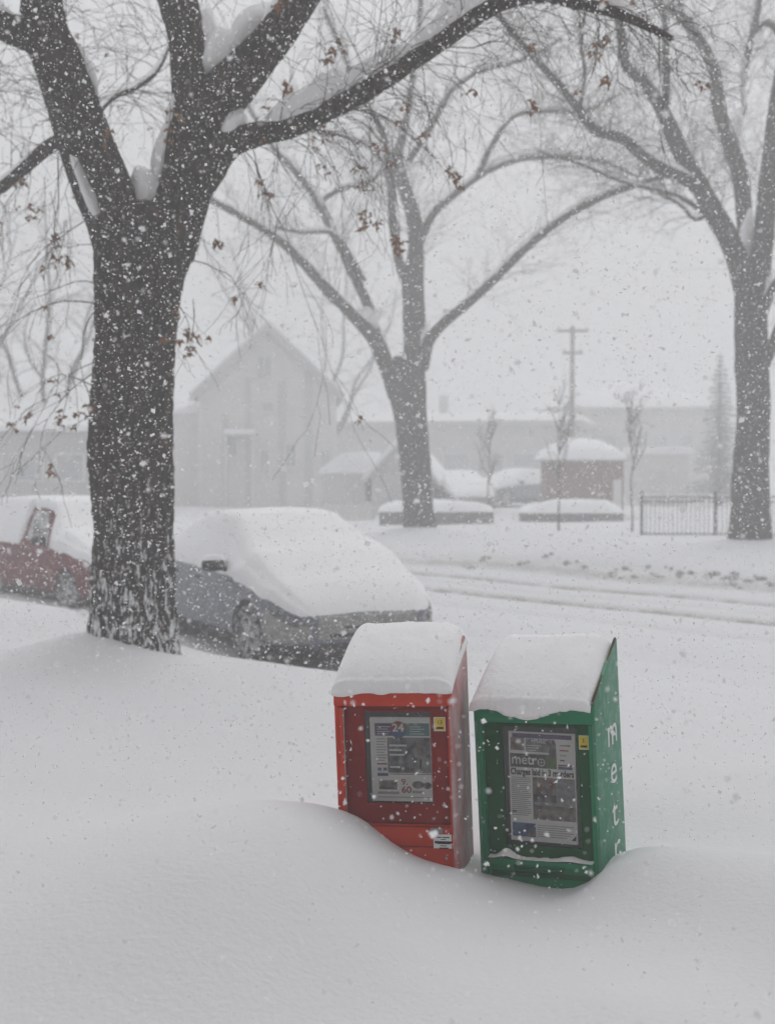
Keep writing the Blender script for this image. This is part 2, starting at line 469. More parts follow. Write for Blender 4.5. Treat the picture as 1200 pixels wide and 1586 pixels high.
def ground_material():
    m = bpy.data.materials.new('ground_snow')
    m.use_nodes = True
    nt = m.node_tree; L = nt.links.new
    b = nt.nodes['Principled BSDF']
    b.inputs['Roughness'].default_value = 0.8
    b.inputs['Specular IOR Level'].default_value = 0.15
    tc = nt.nodes.new('ShaderNodeTexCoord')
    n1 = nt.nodes.new('ShaderNodeTexNoise'); n1.inputs['Scale'].default_value = 45; n1.inputs['Detail'].default_value = 8
    L(tc.outputs['Object'], n1.inputs['Vector'])
    n2 = nt.nodes.new('ShaderNodeTexNoise'); n2.inputs['Scale'].default_value = 3.5; n2.inputs['Detail'].default_value = 5
    L(tc.outputs['Object'], n2.inputs['Vector'])
    ma = nt.nodes.new('ShaderNodeMath'); ma.operation = 'MULTIPLY_ADD'
    L(n2.outputs['Fac'], ma.inputs[0]); ma.inputs[1].default_value = 1.6; L(n1.outputs['Fac'], ma.inputs[2])
    bp = nt.nodes.new('ShaderNodeBump'); bp.inputs['Strength'].default_value = 0.42; bp.inputs['Distance'].default_value = 0.014
    L(ma.outputs[0], bp.inputs['Height']); L(bp.outputs[0], b.inputs['Normal'])
    # grit ground into the wheel tracks (a painted attribute), broken up by noise
    at_ = nt.nodes.new('ShaderNodeAttribute'); at_.attribute_name = 'grit'
    n3 = nt.nodes.new('ShaderNodeTexNoise'); n3.inputs['Scale'].default_value = 2.2; n3.inputs['Detail'].default_value = 6; n3.inputs['Roughness'].default_value = 0.7
    L(tc.outputs['Object'], n3.inputs['Vector'])
    mr = nt.nodes.new('ShaderNodeMapRange'); mr.inputs['From Min'].default_value = 0.30; mr.inputs['From Max'].default_value = 0.55
    L(n3.outputs['Fac'], mr.inputs['Value'])
    mu = nt.nodes.new('ShaderNodeMath'); mu.operation = 'MULTIPLY'
    L(at_.outputs['Fac'], mu.inputs[0]); L(mr.outputs[0], mu.inputs[1])
    mx = nt.nodes.new('ShaderNodeMixRGB'); L(mu.outputs[0], mx.inputs['Fac'])
    mx.inputs['Color1'].default_value = (0.75, 0.755, 0.775, 1); mx.inputs['Color2'].default_value = (0.21, 0.185, 0.15, 1)
    L(mx.outputs[0], b.inputs['Base Color'])
    return m

def sheet(name, xs, ys, keep, mat_, dz=0.0):
    X, Y = np.meshgrid(xs, ys)
    Z = height(X.ravel(), Y.ravel()).reshape(X.shape) + dz
    nx, ny = len(xs), len(ys)
    V = np.stack([X.ravel(), Y.ravel(), Z.ravel()], 1)
    i = (np.arange(ny - 1)[:, None] * nx + np.arange(nx - 1)[None, :]).ravel()
    F = np.stack([i, i + 1, i + nx + 1, i + nx], 1)
    if keep is not None:
        c = V[F].mean(1)
        F = F[keep(c[:, 0], c[:, 1])]
        used = np.unique(F); rm = -np.ones(len(V), int); rm[used] = np.arange(len(used)); V = V[used]; F = rm[F]
    me = bpy.data.meshes.new(name)
    me.vertices.add(len(V)); me.vertices.foreach_set('co', V.ravel())
    me.loops.add(len(F) * 4); me.loops.foreach_set('vertex_index', F.ravel().astype(np.int32))
    me.polygons.add(len(F)); me.polygons.foreach_set('loop_start', (np.arange(len(F)) * 4).astype(np.int32))
    me.update(calc_edges=True)
    me.polygons.foreach_set('use_smooth', [True] * len(F))
    n = (V[:, 0] + V[:, 1]) * 0.70711; s = (V[:, 1] - V[:, 0]) * 0.70711
    wob = 0.10 * np.sin(s * 0.5) + 0.05 * np.sin(s * 1.3 + 1)
    g = np.zeros(len(V))
    for tn in TRACK_N: g = np.maximum(g, np.exp(-((n - tn - wob) / 0.12) ** 2) * 0.55)
    g = np.maximum(g, 0.20 * np.exp(-((n - 18.9 - wob) / 0.30) ** 2))
    a = me.attributes.new('grit', 'FLOAT', 'POINT'); a.data.foreach_set('value', g.astype(np.float32))
    me.materials.append(mat_)
    return link(name, me)

GM = ground_material()
gx = graded(-240, 240, [(-14, -3, 0.16), (-3, 3, 0.045), (3, 14, 0.16)])
gy = graded(-30, 330, [(1.0, 7.6, 0.045), (7.6, 40, 0.17)])
snow_ground = tag(sheet('snow_ground', gx, gy, None, GM, 0), 'deep white snow drifted over lawns and pavement', 'snow', kind='structure')
# the street: a finer sheet of packed snow with wheel ruts, lying 6 mm above the ground sheet between the kerbs
rs = np.arange(-30, 60, 0.22); rn = np.arange(8.5, 19.4, 0.06)
def road_sheet():
    S, N = np.meshgrid(rs, rn)
    X = (N - S) * 0.70711; Y = (N + S) * 0.70711
    Z = height(X.ravel(), Y.ravel()).reshape(X.shape)
    edge = np.minimum(sstep(8.5, 8.9, N), 1 - sstep(18.9, 19.4, N))
    Z = Z + 0.03 * edge - 0.035 * (1 - edge)
    rr = np.random.default_rng(3)
    Z = Z + rr.normal(0, 0.003, Z.shape)
    nx, ny = len(rs), len(rn)
    V = np.stack([X.ravel(), Y.ravel(), Z.ravel()], 1)
    i = (np.arange(ny - 1)[:, None] * nx + np.arange(nx - 1)[None, :]).ravel()
    F = np.stack([i, i + nx, i + nx + 1, i + 1], 1)
    me = bpy.data.meshes.new('road')
    me.vertices.add(len(V)); me.vertices.foreach_set('co', V.ravel())
    me.loops.add(len(F) * 4); me.loops.foreach_set('vertex_index', F.ravel().astype(np.int32))
    me.polygons.add(len(F)); me.polygons.foreach_set('loop_start', (np.arange(len(F)) * 4).astype(np.int32))
    me.update(calc_edges=True)
    me.polygons.foreach_set('use_smooth', [True] * len(F))
    wob = 0.10 * np.sin(S * 0.5) + 0.05 * np.sin(S * 1.3 + 1)
    g = np.zeros(S.shape)
    for tn in TRACK_N: g = np.maximum(g, np.exp(-((N - tn - wob) / 0.14) ** 2) * 1.0)
    for tn in (13.9, 16.1): g = np.maximum(g, 0.12 * np.exp(-((N - tn - wob * 1.5) / 0.2) ** 2))
    g = np.maximum(g, 0.45 * np.exp(-((N - 18.7 - wob) / 0.25) ** 2))
    a = me.attributes.new('grit', 'FLOAT', 'POINT'); a.data.foreach_set('value', g.ravel().astype(np.float32))
    me.materials.append(GM)
    return link('road', me)
tag(road_sheet(), 'street of packed snow with brown wheel tracks', 'road', kind='structure')

# ------------------------------------------------------------------ trees
def limb_path(pts, step=0.25):
    """pts: (px, py, width_px, depth) -> points and radii"""
    P = []
    for px, py, w, d in pts:
        p = at(px, py, d)
        P.append((p.x, p.y, p.z, w * 0.5 * d / FPX))
    Q = catmull(P, step)
    return [Vector(q[:3]) for q in Q], [max(0.004, float(q[3])) for q in Q]

def bark_tube(pts, rad, sides, amp, kx=9.0, kz=0.9, seed=0.0):
    v, f = [], []
    fr = frames(pts)
    for i, (p, t, a, b) in enumerate(fr):
        r = rad[i]
        for k in range(sides):
            w = 2 * math.pi * k / sides
            dirv = a * math.cos(w) + b * math.sin(w)
            q = p + dirv * r
            n1 = mnoise.noise(Vector((q.x * kx + seed, q.y * kx, q.z * kz * 2)))
            n2 = mnoise.noise(Vector((q.x * 2.2 + seed, q.y * 2.2, q.z * 1.1)))
            n3 = mnoise.noise(Vector((q.x * kx * 2.3, q.y * kx * 2.3 + seed, q.z * kz * 7)))
            rr = r * (1 + 0.10 * n2) + amp * (1 - 2.4 * abs(n1)) * min(1, r / 0.2) + amp * 0.5 * n3 * min(1, r / 0.2)
            v.append(p + dirv * rr)
    n = len(fr)
    for i in range(n - 1):
        for k in range(sides):
            k2 = (k + 1) % sides
            f.append((i * sides + k, i * sides + k2, (i + 1) * sides + k2, (i + 1) * sides + k))
    f.append(tuple(range((n - 1) * sides, n * sides)))
    return v, f

def snow_on_limb(pts, rad, i0, i1, thick, rnd, width=0.85):
    """a pad of snow lying along the upper side of a limb between two indices"""
    seg = pts[i0:i1 + 1]
    n = len(seg)
    if n < 3: return None
    v, f, K = [], [], 9
    lump = [0.78 + 0.5 * mnoise.noise(Vector((p.x * 1.6, p.y * 1.6, p.z * 1.6 + 3))) + 0.30 * mnoise.noise(Vector((p.x * 6, p.y * 6, p.z * 6))) for p in seg]
    for j, p in enumerate(seg):
        e = math.sin(math.pi * j / (n - 1)) ** 0.45 if 0 < j < n - 1 else 0.02
        t = (seg[min(j + 1, n - 1)] - seg[max(j - 1, 0)]).normalized()
        side = t.cross(Vector((0, 0, 1)))
        side = side.normalized() if side.length > 1e-3 else Vector((1, 0, 0))
        up = side.cross(t).normalized()
        if up.z < 0: up = -up
        r = rad[i0 + j]
        th = thick * e * lump[j]
        for k in range(K):
            w = math.pi * k / (K - 1)
            c, s_ = math.cos(w), math.sin(w)
            v.append(p + side * (c * r * width * (0.6 + 0.4 * e)) + up * (r * 0.35) + Vector((0, 0, 1)) * (max(0, s_) ** 0.8 * (th + r * 0.62 * e)))
    for j in range(n - 1):
        for k in range(K - 1):
            f.append((j * K + k, j * K + k + 1, (j + 1) * K + k + 1, (j + 1) * K + k))
        f.append((j * K + K - 1, j * K, (j + 1) * K, (j + 1) * K + K - 1))
    return v, f

def twig_mesh(sources, count, rnd, length, droop, r0, depth=2, sides=3, spread=1.0, segs=6, rise=-0.7, start=0.25):
    """fine branching shoots growing from limb paths; returns verts, faces and a list of places on the shoots for leaves"""
    V, F, spots = [], [], []
    weights = [sum((p[i + 1] - p[i]).length for i in range(len(p) - 1)) for p, r in sources]
    tot = sum(weights)
    def shoot(p, d, L, r, lev):
        n = max(3, int(segs * (0.6 + 0.4 * (lev == 0))))
        pts, rad = [p.copy()], [r]
        q, dd = p.copy(), d.copy()
        for k in range(n):
            dd = (dd + Vector((rnd.gauss(0, .22), rnd.gauss(0, .22), rnd.gauss(0, .18) - droop * (k / n)))).normalized()
            q = q + dd * (L / n)
            pts.append(q.copy()); rad.append(max(0.0022, r * (1 - 0.75 * (k + 1) / n)))
            if lev < depth and k >= 1 and rnd.random() < 0.62:
                sd = (dd + Vector((rnd.uniform(-1, 1), rnd.uniform(-1, 1), rnd.uniform(-1, 0.7) + (0.25 if droop < 0.1 else 0))) * 0.75 * spread).normalized()
                shoot(q, sd, L * rnd.uniform(0.35, 0.65), rad[-1] * 0.7, lev + 1)
        if lev >= 1: spots.append((pts[-2].copy(), dd.copy())); spots.append((pts[len(pts) // 2].copy(), dd.copy()))
        b = len(V)
        v, f = tube(pts, rad, sides, False)
        V.extend(v); F.extend(tuple(i + b for i in x) for x in f)
    for (p, r), w in zip(sources, weights):
        c = count * w / tot
        c = int(c) + (rnd.random() < c - int(c))
        for _ in range(c):
            i = int(rnd.uniform(start, 0.995) * (len(p) - 1))
            t = (p[min(i + 1, len(p) - 1)] - p[max(0, i - 1)]).normalized()
            o = Vector((rnd.uniform(-1, 1), rnd.uniform(-1, 1), rnd.uniform(rise, 1.0)))
            d = (t * 0.7 + o.normalized() * spread).normalized()
            L = length * rnd.uniform(0.45, 1.25) * (1.15 - 0.4 * i / len(p))
            shoot(p[i], d, L, min(r[i] * 0.6, r0 * rnd.uniform(0.7, 1.4)), 0)
    return V, F, spots

# ---- the big elm in front
elm = empty('elm_tree', (-2.32, 11.9, G(-2.32, 11.9) - 0.05))
tag(elm, 'thick dark furrowed elm with brown leaves beside the grey car', 'tree', 'street elms')
def local(parent, vs_):
    off = Vector(parent.location)
    return [Vector(v) - off for v in vs_]
D0 = 11.9
trunk_px = [(206,1045,160,D0),(207,1005,143,D0),(209,960,131,D0),(208,900,124,D0),(206,800,118,D0),(204,700,118,D0),(205,620,117,D0),(208,540,119,D0),
            (214,470,125,D0),(221,410,133,D0),(229,370,142,D0),(233,345,140,D0),(234,328,112,D0),(234,316,60,D0)]
P, RR = limb_path(trunk_px, 0.03)
v, f = bark_tube(P, RR, 150, 0.030, 12.0, 1.5)
link('trunk', mesh('elm_trunk', local(elm, v), f, M['bark']), elm)
limbs = {
 'left':   [(206,390,70,D0),(190,340,60,D0),(180,300,58,D0-.05),(158,250,60,D0-.08),(136,200,63,D0-.15),(112,145,67,D0-.25),(90,95,72,D0-.35),(72,50,70,D0-.45),(64,0,62,D0-.6),(60,-60,56,D0-.8),(48,-200,46,D0-1.1)],
 'left_a': [(85,75,50,D0-.4),(45,55,48,D0-.6),(5,38,45,D0-.8),(-50,0,40,D0-1.1),(-140,-90,32,D0-1.5)],
 'stub':   [(185,410,60,D0+.1),(158,355,40,D0+.12),(134,300,34,D0+.2),(112,245,30,D0+.35),(98,205,27,D0+.6),(80,150,24,D0+1.0),(50,60,20,D0+1.4)],
 'low_left':[(104,212,22,D0+.6),(70,232,20,D0+.8),(30,268,18,D0+1.1),(-10,300,16,D0+1.4),(-60,330,13,D0+1.8)],
 'mid':    [(255,390,92,D0),(272,340,84,D0),(288,295,78,D0),(300,225,84,D0),(312,170,92,D0),(326,130,92,D0-.05)],
 'mid_up': [(306,180,74,D0),(296,110,58,D0+.1),(289,55,54,D0+.2),(275,0,58,D0+.3),(258,-70,58,D0+.5),(250,-220,46,D0+.9)],
 'mid_right':[(318,180,84,D0-.05),(352,138,74,D0-.15),(392,95,62,D0-.3),(430,50,54,D0-.4),(464,0,50,D0-.5),(504,-70,46,D0-.8),(560,-200,38,D0-1.2)],
 'long':   [(270,330,66,D0),(318,262,60,D0-.05),(355,222,44,D0-.15),(400,208,36,D0-.3),(450,197,32,D0-.45),(520,165,31,D0-.6),(600,120,29,D0-.8),(680,66,27,D0-1.0),
            (760,12,25,D0-1.2),(830,-8,24,D0-1.4),(890,2,22,D0-1.5),(962,22,17,D0-1.7),(1040,60,9,D0-1.9)],
 'back_twist':[(140,190,11,D0+.5),(172,152,11,D0+1.5),(208,136,10,D0+2.2),(240,112,9,D0+2.6),(262,70,8,D0+2.9),(285,10,7,D0+3.2)],
}
elm_paths = {}
for k, pts in limbs.items():
    p, r = limb_path(pts, 0.06)
    elm_paths[k] = (p, r)
    big = pts[0][2] > 55
    v, f = bark_tube(p, r, 48 if big else 20, 0.014 if big else 0.005, 11.0, 2.5, seed=len(k))
    link('limb', mesh('elm_limb', local(elm, v), f, M['bark']), elm)
rnd = random.Random(5)
# snow lying on the limbs and packed into the forks
def pad(parent, path, a, b, th, width=0.85):
    p, r = path
    n = len(p) - 1
    q = snow_on_limb(p, r, int(a * n), int(b * n), th, rnd, width)
    if q: link('snow_pad', mesh('snow_pad', local(parent, q[0]), q[1], M['snow_cap']), parent)
pad(elm, elm_paths['long'], .25, .42, .30); pad(elm, elm_paths['long'], .40, .55, .22); pad(elm, elm_paths['long'], .52, .70, .28); pad(elm, elm_paths['long'], .68, .97, .12)
pad(elm, elm_paths['low_left'], .05, .95, .06)
pad(elm, elm_paths['mid_right'], .30, .62, .20); pad(elm, elm_paths['left'], .30, .62, .05)
pad(elm, elm_paths['left_a'], .2, .95, .06); pad(elm, elm_paths['back_twist'], .1, .9, .05)
def blob(parent, c, rx, ry, rz, seed, name='snow_pad', tilt=0.0, tilty=0.0):
    """a wind-packed lump of snow"""
    bm = bmesh.new()
    bmesh.ops.create_icosphere(bm, subdivisions=3, radius=1)
    rot = Matrix.Rotation(tilt, 3, 'Y') @ Matrix.Rotation(tilty, 3, 'X')
    for v_ in bm.verts:
        n = 1 + 0.28 * mnoise.noise(v_.co * 1.3 + Vector((seed, 0, 0))) + 0.08 * mnoise.noise(v_.co * 4 + Vector((0, seed, 0)))
        q = rot @ Vector((v_.co.x * rx * n, v_.co.y * ry * n, v_.co.z * rz * n))
        v_.co = q + Vector(c)
    me = bpy.data.meshes.new(name); bm.to_mesh(me); bm.free()
    me.materials.append(M['snow_cap'])
    me.polygons.foreach_set('use_smooth', [True] * len(me.polygons))
    if parent:
        off = Vector(parent.location)
        me.transform(Matrix.Translation(-off))
    return link(name, me, parent)
def blob_px(parent, px, py, d, w, h, seed, dep=None, tilt=0.0):
    k = d / FPX * 0.5
    return blob(parent, at(px, py, d), w * k, dep or w * k * 0.9, h * k, seed, tilt=tilt)
blob_px(elm, 230, 300, D0 + .10, 62, 84, 1, 0.20, -0.35)
blob_px(elm, 254, 232, D0 + .06, 30, 100, 2, 0.15, 0.22)
blob_px(elm, 142, 300, D0 + .10, 30, 130, 9, 0.12, -0.42)
blob_px(elm, 350, 84, D0 - .02, 74, 84, 3, 0.18, 0.2)
blob_px(elm, 394, 38, D0 - .20, 48, 90, 4, 0.16, 0.85)
blob_px(elm, 328, 42, D0, 26, 60, 5, 0.12, -0.3)
blob_px(elm, 365, 195, D0 - .15, 38, 52, 6, 0.16, 0.5)
blob_px(elm, 268, 170, D0 - .1, 18, 50, 8, 0.08, 0.2)
blob_px(elm, 135, 108, D0 - .1, 22, 78, 7, 0.08, -0.35)
# shoots and brown leaves
src = [elm_paths[k] for k in ('left', 'left_a', 'mid_up', 'mid_right', 'long', 'low_left', 'stub', 'back_twist', 'long')]
V, F, spots = twig_mesh(src, 260, rnd, 1.05, 0.16, 0.0055, 2, 3, 0.95, 7)
# hanging shoots under the long limb, and suckers on the trunk
hang = []
for i in range(24):
    p, r = elm_paths['long']; q = p[int(rnd.uniform(.18, .62) * (len(p) - 1))]
    hang.append((q, Vector((rnd.uniform(.1, .9), rnd.uniform(-.7, .3), rnd.uniform(-1, -.1))).normalized(), rnd.uniform(.6, 1.5)))
for px, py, dx, dz, L in ((152,470,-.8,-.3,1.1),(150,475,-.5,-.9,1.0),(150,560,-.8,-.5,1.2),(148,575,-.9,-.6,.9),(148,600,-.9,-.2,.8),(147,640,-.6,-.7,.6),(272,480,.3,-.9,.8),
                        (275,470,.5,-.6,.7),(288,400,.7,-.4,.8),(300,360,.8,.1,.7),(152,440,-.7,.2,.8),(158,380,-.7,-.4,.7),(160,330,-.8,-.3,1.0),(120,250,-.6,-.8,1.2),(90,240,-.3,-.9,1.0),(60,250,-.2,-.9,1.1)):
    hang.append((at(px, py, D0 - rnd.uniform(.05, .25)), Vector((dx, rnd.uniform(-.6, 0), dz)).normalized(), L))
for q, d, L in hang:
    seg = [q, q + d * .05]
    v2, f2, s2 = twig_mesh([(seg, [.02, .02])], 1, rnd, L, 0.34, 0.0055, 2, 3, 0.35, 8, start=0.0)
    b = len(V); V.extend(v2); F.extend(tuple(i + b for i in x) for x in f2); spots.extend(s2 * 2)
tw = link('twigs', mesh('elm_twigs', local(elm, V), F, M['twig'], False), elm); tag(tw, kind='stuff')
def leaf_mesh(seed):
    r_ = random.Random(seed)
    v, f = [], []
    for k in range(3):                                 # a curled dead leaf: three cupped lobes
        a = r_.uniform(0, 6.28); c = Vector((r_.uniform(-.004, .004), r_.uniform(-.004, .004), -.006 * k))
        u = Vector((math.cos(a), math.sin(a), r_.uniform(-.5, .3))); w = Vector((-math.sin(a), math.cos(a), r_.uniform(-.4, .4)))
        L, W = r_.uniform(.030, .05), r_.uniform(.012, .020)
        b = len(v)
        v += [c, c + u * L * .45 + w * W + Vector((0, 0, .010)), c + u * L * .45 - Vector((0, 0, .004)), c + u * L * .45 - w * W + Vector((0, 0, .010)), c + u * L + Vector((0, 0, -.016))]
        f += [(b, b + 1, b + 2), (b, b + 2, b + 3), (b + 1, b + 4, b + 2), (b + 2, b + 4, b + 3)]
    return mesh('leaf', v, f, M['leaf'], False)
LEAVES = [leaf_mesh(s) for s in range(6)]
rnd.shuffle(spots)
spots.sort(key=lambda s_: 0 if rnd.random() < 0.5 else 1)
n_leaf = 0
for q, d in spots:
    if n_leaf >= 150: break
    # leaves cling in bunches: keep a spot only where a slow noise is high
    if mnoise.noise(Vector((q.x * 1.1, q.y * 1.1, q.z * 1.1))) < 0.05 and rnd.random() < 0.75: continue
    for _ in range(rnd.choice((1, 1, 2, 3))):
        o = link('leaf', rnd.choice(LEAVES), elm, q - elm.location + Vector((rnd.gauss(0, .025), rnd.gauss(0, .025), rnd.gauss(-.02, .025))), (rnd.uniform(-.6, .6), rnd.uniform(-.6, .6), rnd.uniform(0, 6.28)))
        s_ = rnd.uniform(.8, 1.5); o.scale = (s_, s_, s_ * rnd.uniform(.9, 1.6)); n_leaf += 1
# bunches of brown leaves that stand out at the left, under the long limb and beside the trunk
VB, FB = [], []
for px, py, dd in ((40,322,.3),(92,398,.1),(104,402,.1),(122,310,.2),(66,330,.3),(86,372,.2),(36,282,.5),(298,520,-.2),(294,538,-.2),(142,638,-.25),(122,650,-.25),(96,652,-.2),(88,608,-.2),(268,172,-.3),(262,205,-.3),
                   (505,92,-.5),(522,78,-.5),(448,132,-.4),(585,345,-.5),(618,384,-.6),(566,335,-.5),(702,262,-.8),(716,286,-.8),(655,212,-.7),(482,146,-.5),(612,50,-.6),(515,215,-.5),(275,480,-.2),(160,205,-.4),(340,372,-.2)):
    c = at(px, py, D0 + dd)
    top = c + Vector((rnd.uniform(-.12, .12), rnd.uniform(-.05, .05), rnd.uniform(.25, .5)))
    v2, f2 = tube([top, top.lerp(c, .5) + Vector((.02, 0, .02)), c, c - Vector((0, 0, .06))], [.004, .0035, .003, .0022], 3, False)
    b = len(VB); VB += v2; FB += [tuple(i + b for i in x) for x in f2]
    for _ in range(rnd.choice((2, 3, 4, 5))):
        o = link('leaf', rnd.choice(LEAVES), elm, c - elm.location + Vector((rnd.gauss(0, .03), rnd.gauss(0, .03), rnd.gauss(-.01, .045))), (rnd.uniform(-.8, .8), rnd.uniform(-.8, .8), rnd.uniform(0, 6.28)))
        s_ = rnd.uniform(1.0, 1.7); o.scale = (s_, s_, s_ * rnd.uniform(1, 1.7))
tag(link('leaf_stalks', mesh('leaf_stalks', local(elm, VB), FB, M['twig'], False), elm), kind='stuff')
# leaves caught against the bark
for _ in range(28):
    i = rnd.randrange(int(len(P) * .45), len(P)); w = rnd.uniform(math.pi * 1.05, math.pi * 1.95)
    q = P[i] + Vector((math.cos(w), math.sin(w), 0)) * (RR[i] + .01)
    o = link('leaf', rnd.choice(LEAVES), elm, q - elm.location, (rnd.uniform(-.6, .6), rnd.uniform(-.6, .6), rnd.uniform(0, 6.28)))

# ---- the elms across the street
def street_elm(label, base_d, trunk_px, limbs, pads, twigs, seed, twig_len=2.2, extra=()):
    x0 = at(trunk_px[1][0], trunk_px[1][1], base_d)
    t = empty('elm_tree', (x0.x, base_d, G(x0.x, base_d) - 0.1))
    tag(t, label, 'tree', 'street elms')
    r_ = random.Random(seed)
    p, r = limb_path(trunk_px, 0.12)
    v, f = bark_tube(p, r, 40, 0.022, 6.0, 0.6, seed)
    link('trunk', mesh('trunk', local(t, v), f, M['bark_far']), t)
    paths = {}
    for k, pts in limbs.items():
        q = limb_path(pts, 0.16)
        paths[k] = q
        v, f = bark_tube(q[0], q[1], 16 if pts[0][2] > 14 else 9, 0.012 if pts[0][2] > 14 else 0.003, 6.0, 2.0, seed)
        link('limb', mesh('limb', local(t, v), f, M['bark_far']), t)
    for k, a, b, th in pads:
        pad(t, paths[k], a, b, th)
    src = list(paths.values()) + [paths[k] for k in extra]
    V, F, _ = twig_mesh(src, twigs, r_, twig_len, -0.03, 0.0085, 2, 3, 0.95, 7, -0.45)
    o = link('twigs', mesh('twigs', local(t, V), F, M['twig'], False), t); tag(o, kind='stuff')
    return t
DM = 35.0
street_elm('tall elm across the street, in the middle between house and kiosk', DM,
  [(651,850,56,DM),(650,825,52,DM),(647,780,46,DM),(645,740,46,DM),(641,690,46,DM),(637,650,48,DM),(632,615,54,DM),(630,585,56,DM),(634,555,44,DM)],
  {'a': [(616,612,30,DM),(600,570,26,DM-.3),(580,525,22,DM-.6),(548,490,19,DM-1),(510,452,17,DM-1.5),(470,408,15,DM-2),(430,370,13,DM-2.5),(385,342,11,DM-3),(330,312,9,DM-3.5),(270,290,6,DM-4)],
   'b': [(588,540,16,DM-.3),(572,480,15,DM),(552,435,15,DM+.4),(522,372,14,DM+.8),(492,310,14,DM+1.2),(462,268,13,DM+1.6),(428,232,11,DM+2),(395,180,9,DM+2.5),(350,110,7,DM+3),(300,60,5,DM+3.5)],
   'c': [(638,590,36,DM),(642,530,33,DM),(641,480,34,DM),(640,430,33,DM+.1),(644,385,24,DM+.2),(640,335,22,DM+.3),(626,290,20,DM+.4),(616,245,15,DM+.6),(628,190,11,DM+.9),(640,110,9,DM+1.2),(650,20,7,DM+1.5),(655,-80,5,DM+2)],
   'd': [(632,440,18,DM),(618,405,15,DM-.3),(608,340,13,DM-.6),(604,270,12,DM-1),(592,205,10,DM-1.4),(562,150,8,DM-1.8),(530,80,6,DM-2.2),(500,10,4,DM-2.6)],
   'e': [(652,570,22,DM),(664,528,18,DM-.4),(690,498,15,DM-.8),(730,465,14,DM-1.4),(768,430,13,DM-2),(810,388,12,DM-2.6),(862,345,11,DM-3.2),(920,311,10,DM-3.8),(985,286,8,DM-4.4),(1045,268,5,DM-5)],
   'f': [(650,375,13,DM),(672,330,12,DM+.4),(720,288,11,DM+.9),(760,262,10,DM+1.3),(810,245,10,DM+1.8),(865,243,8,DM+2.3),(930,250,6,DM+2.9),(995,278,4,DM+3.4)],
   'g': [(738,275,9,DM+1),(762,225,9,DM+1.2),(795,180,8,DM+1.5),(850,172,7,DM+1.9),(905,172,6,DM+2.2),(960,145,4,DM+2.6)],
   'h': [(632,250,10,DM+.6),(668,195,9,DM+.4),(700,140,8,DM+.1),(745,110,7,DM-.2),(810,92,6,DM-.6),(870,60,4,DM-1)],
   'i': [(494,312,8,DM+1.2),(530,292,8,DM+1.4),(570,285,6,DM+1.7),(600,250,5,DM+2)],
   'j': [(565,435,7,DM),(520,365,7,DM-.6),(470,360,6,DM-1),(420,352,5,DM-1.4)],
   'k': [(606,300,7,DM-.8),(585,240,7,DM-1.2),(545,215,6,DM-1.6),(490,200,5,DM-2),(450,150,4,DM-2.4)],
   'l': [(640,110,7,DM+1.2),(680,60,6,DM+1.6),(720,20,5,DM+2),(770,-30,4,DM+2.5)]},
  [('e', .12, .97, .17), ('f', .08, .95, .14), ('g', .2, .95, .12), ('a', .15, .95, .16), ('b', .08, .9, .13), ('h', .1, .9, .10), ('j', .1, .9, .10), ('i', .1, .9, .10), ('k', .1, .9, .09)], 900, 3, 1.45, ('c', 'd', 'g', 'h', 'k', 'l'))
mid_elm = [o for o in bpy.data.objects if o.name.startswith('elm_tree')][-1]
blob_px(mid_elm, 596, 552, DM - .2, 20, 66, 11, 0.3, -0.25)
blob_px(mid_elm, 570, 498, DM - .1, 34, 46, 12, 0.3, -0.4)
blob_px(mid_elm, 657, 528, DM - .2, 12, 60, 13, 0.2, 0.15)
DR = 28.0
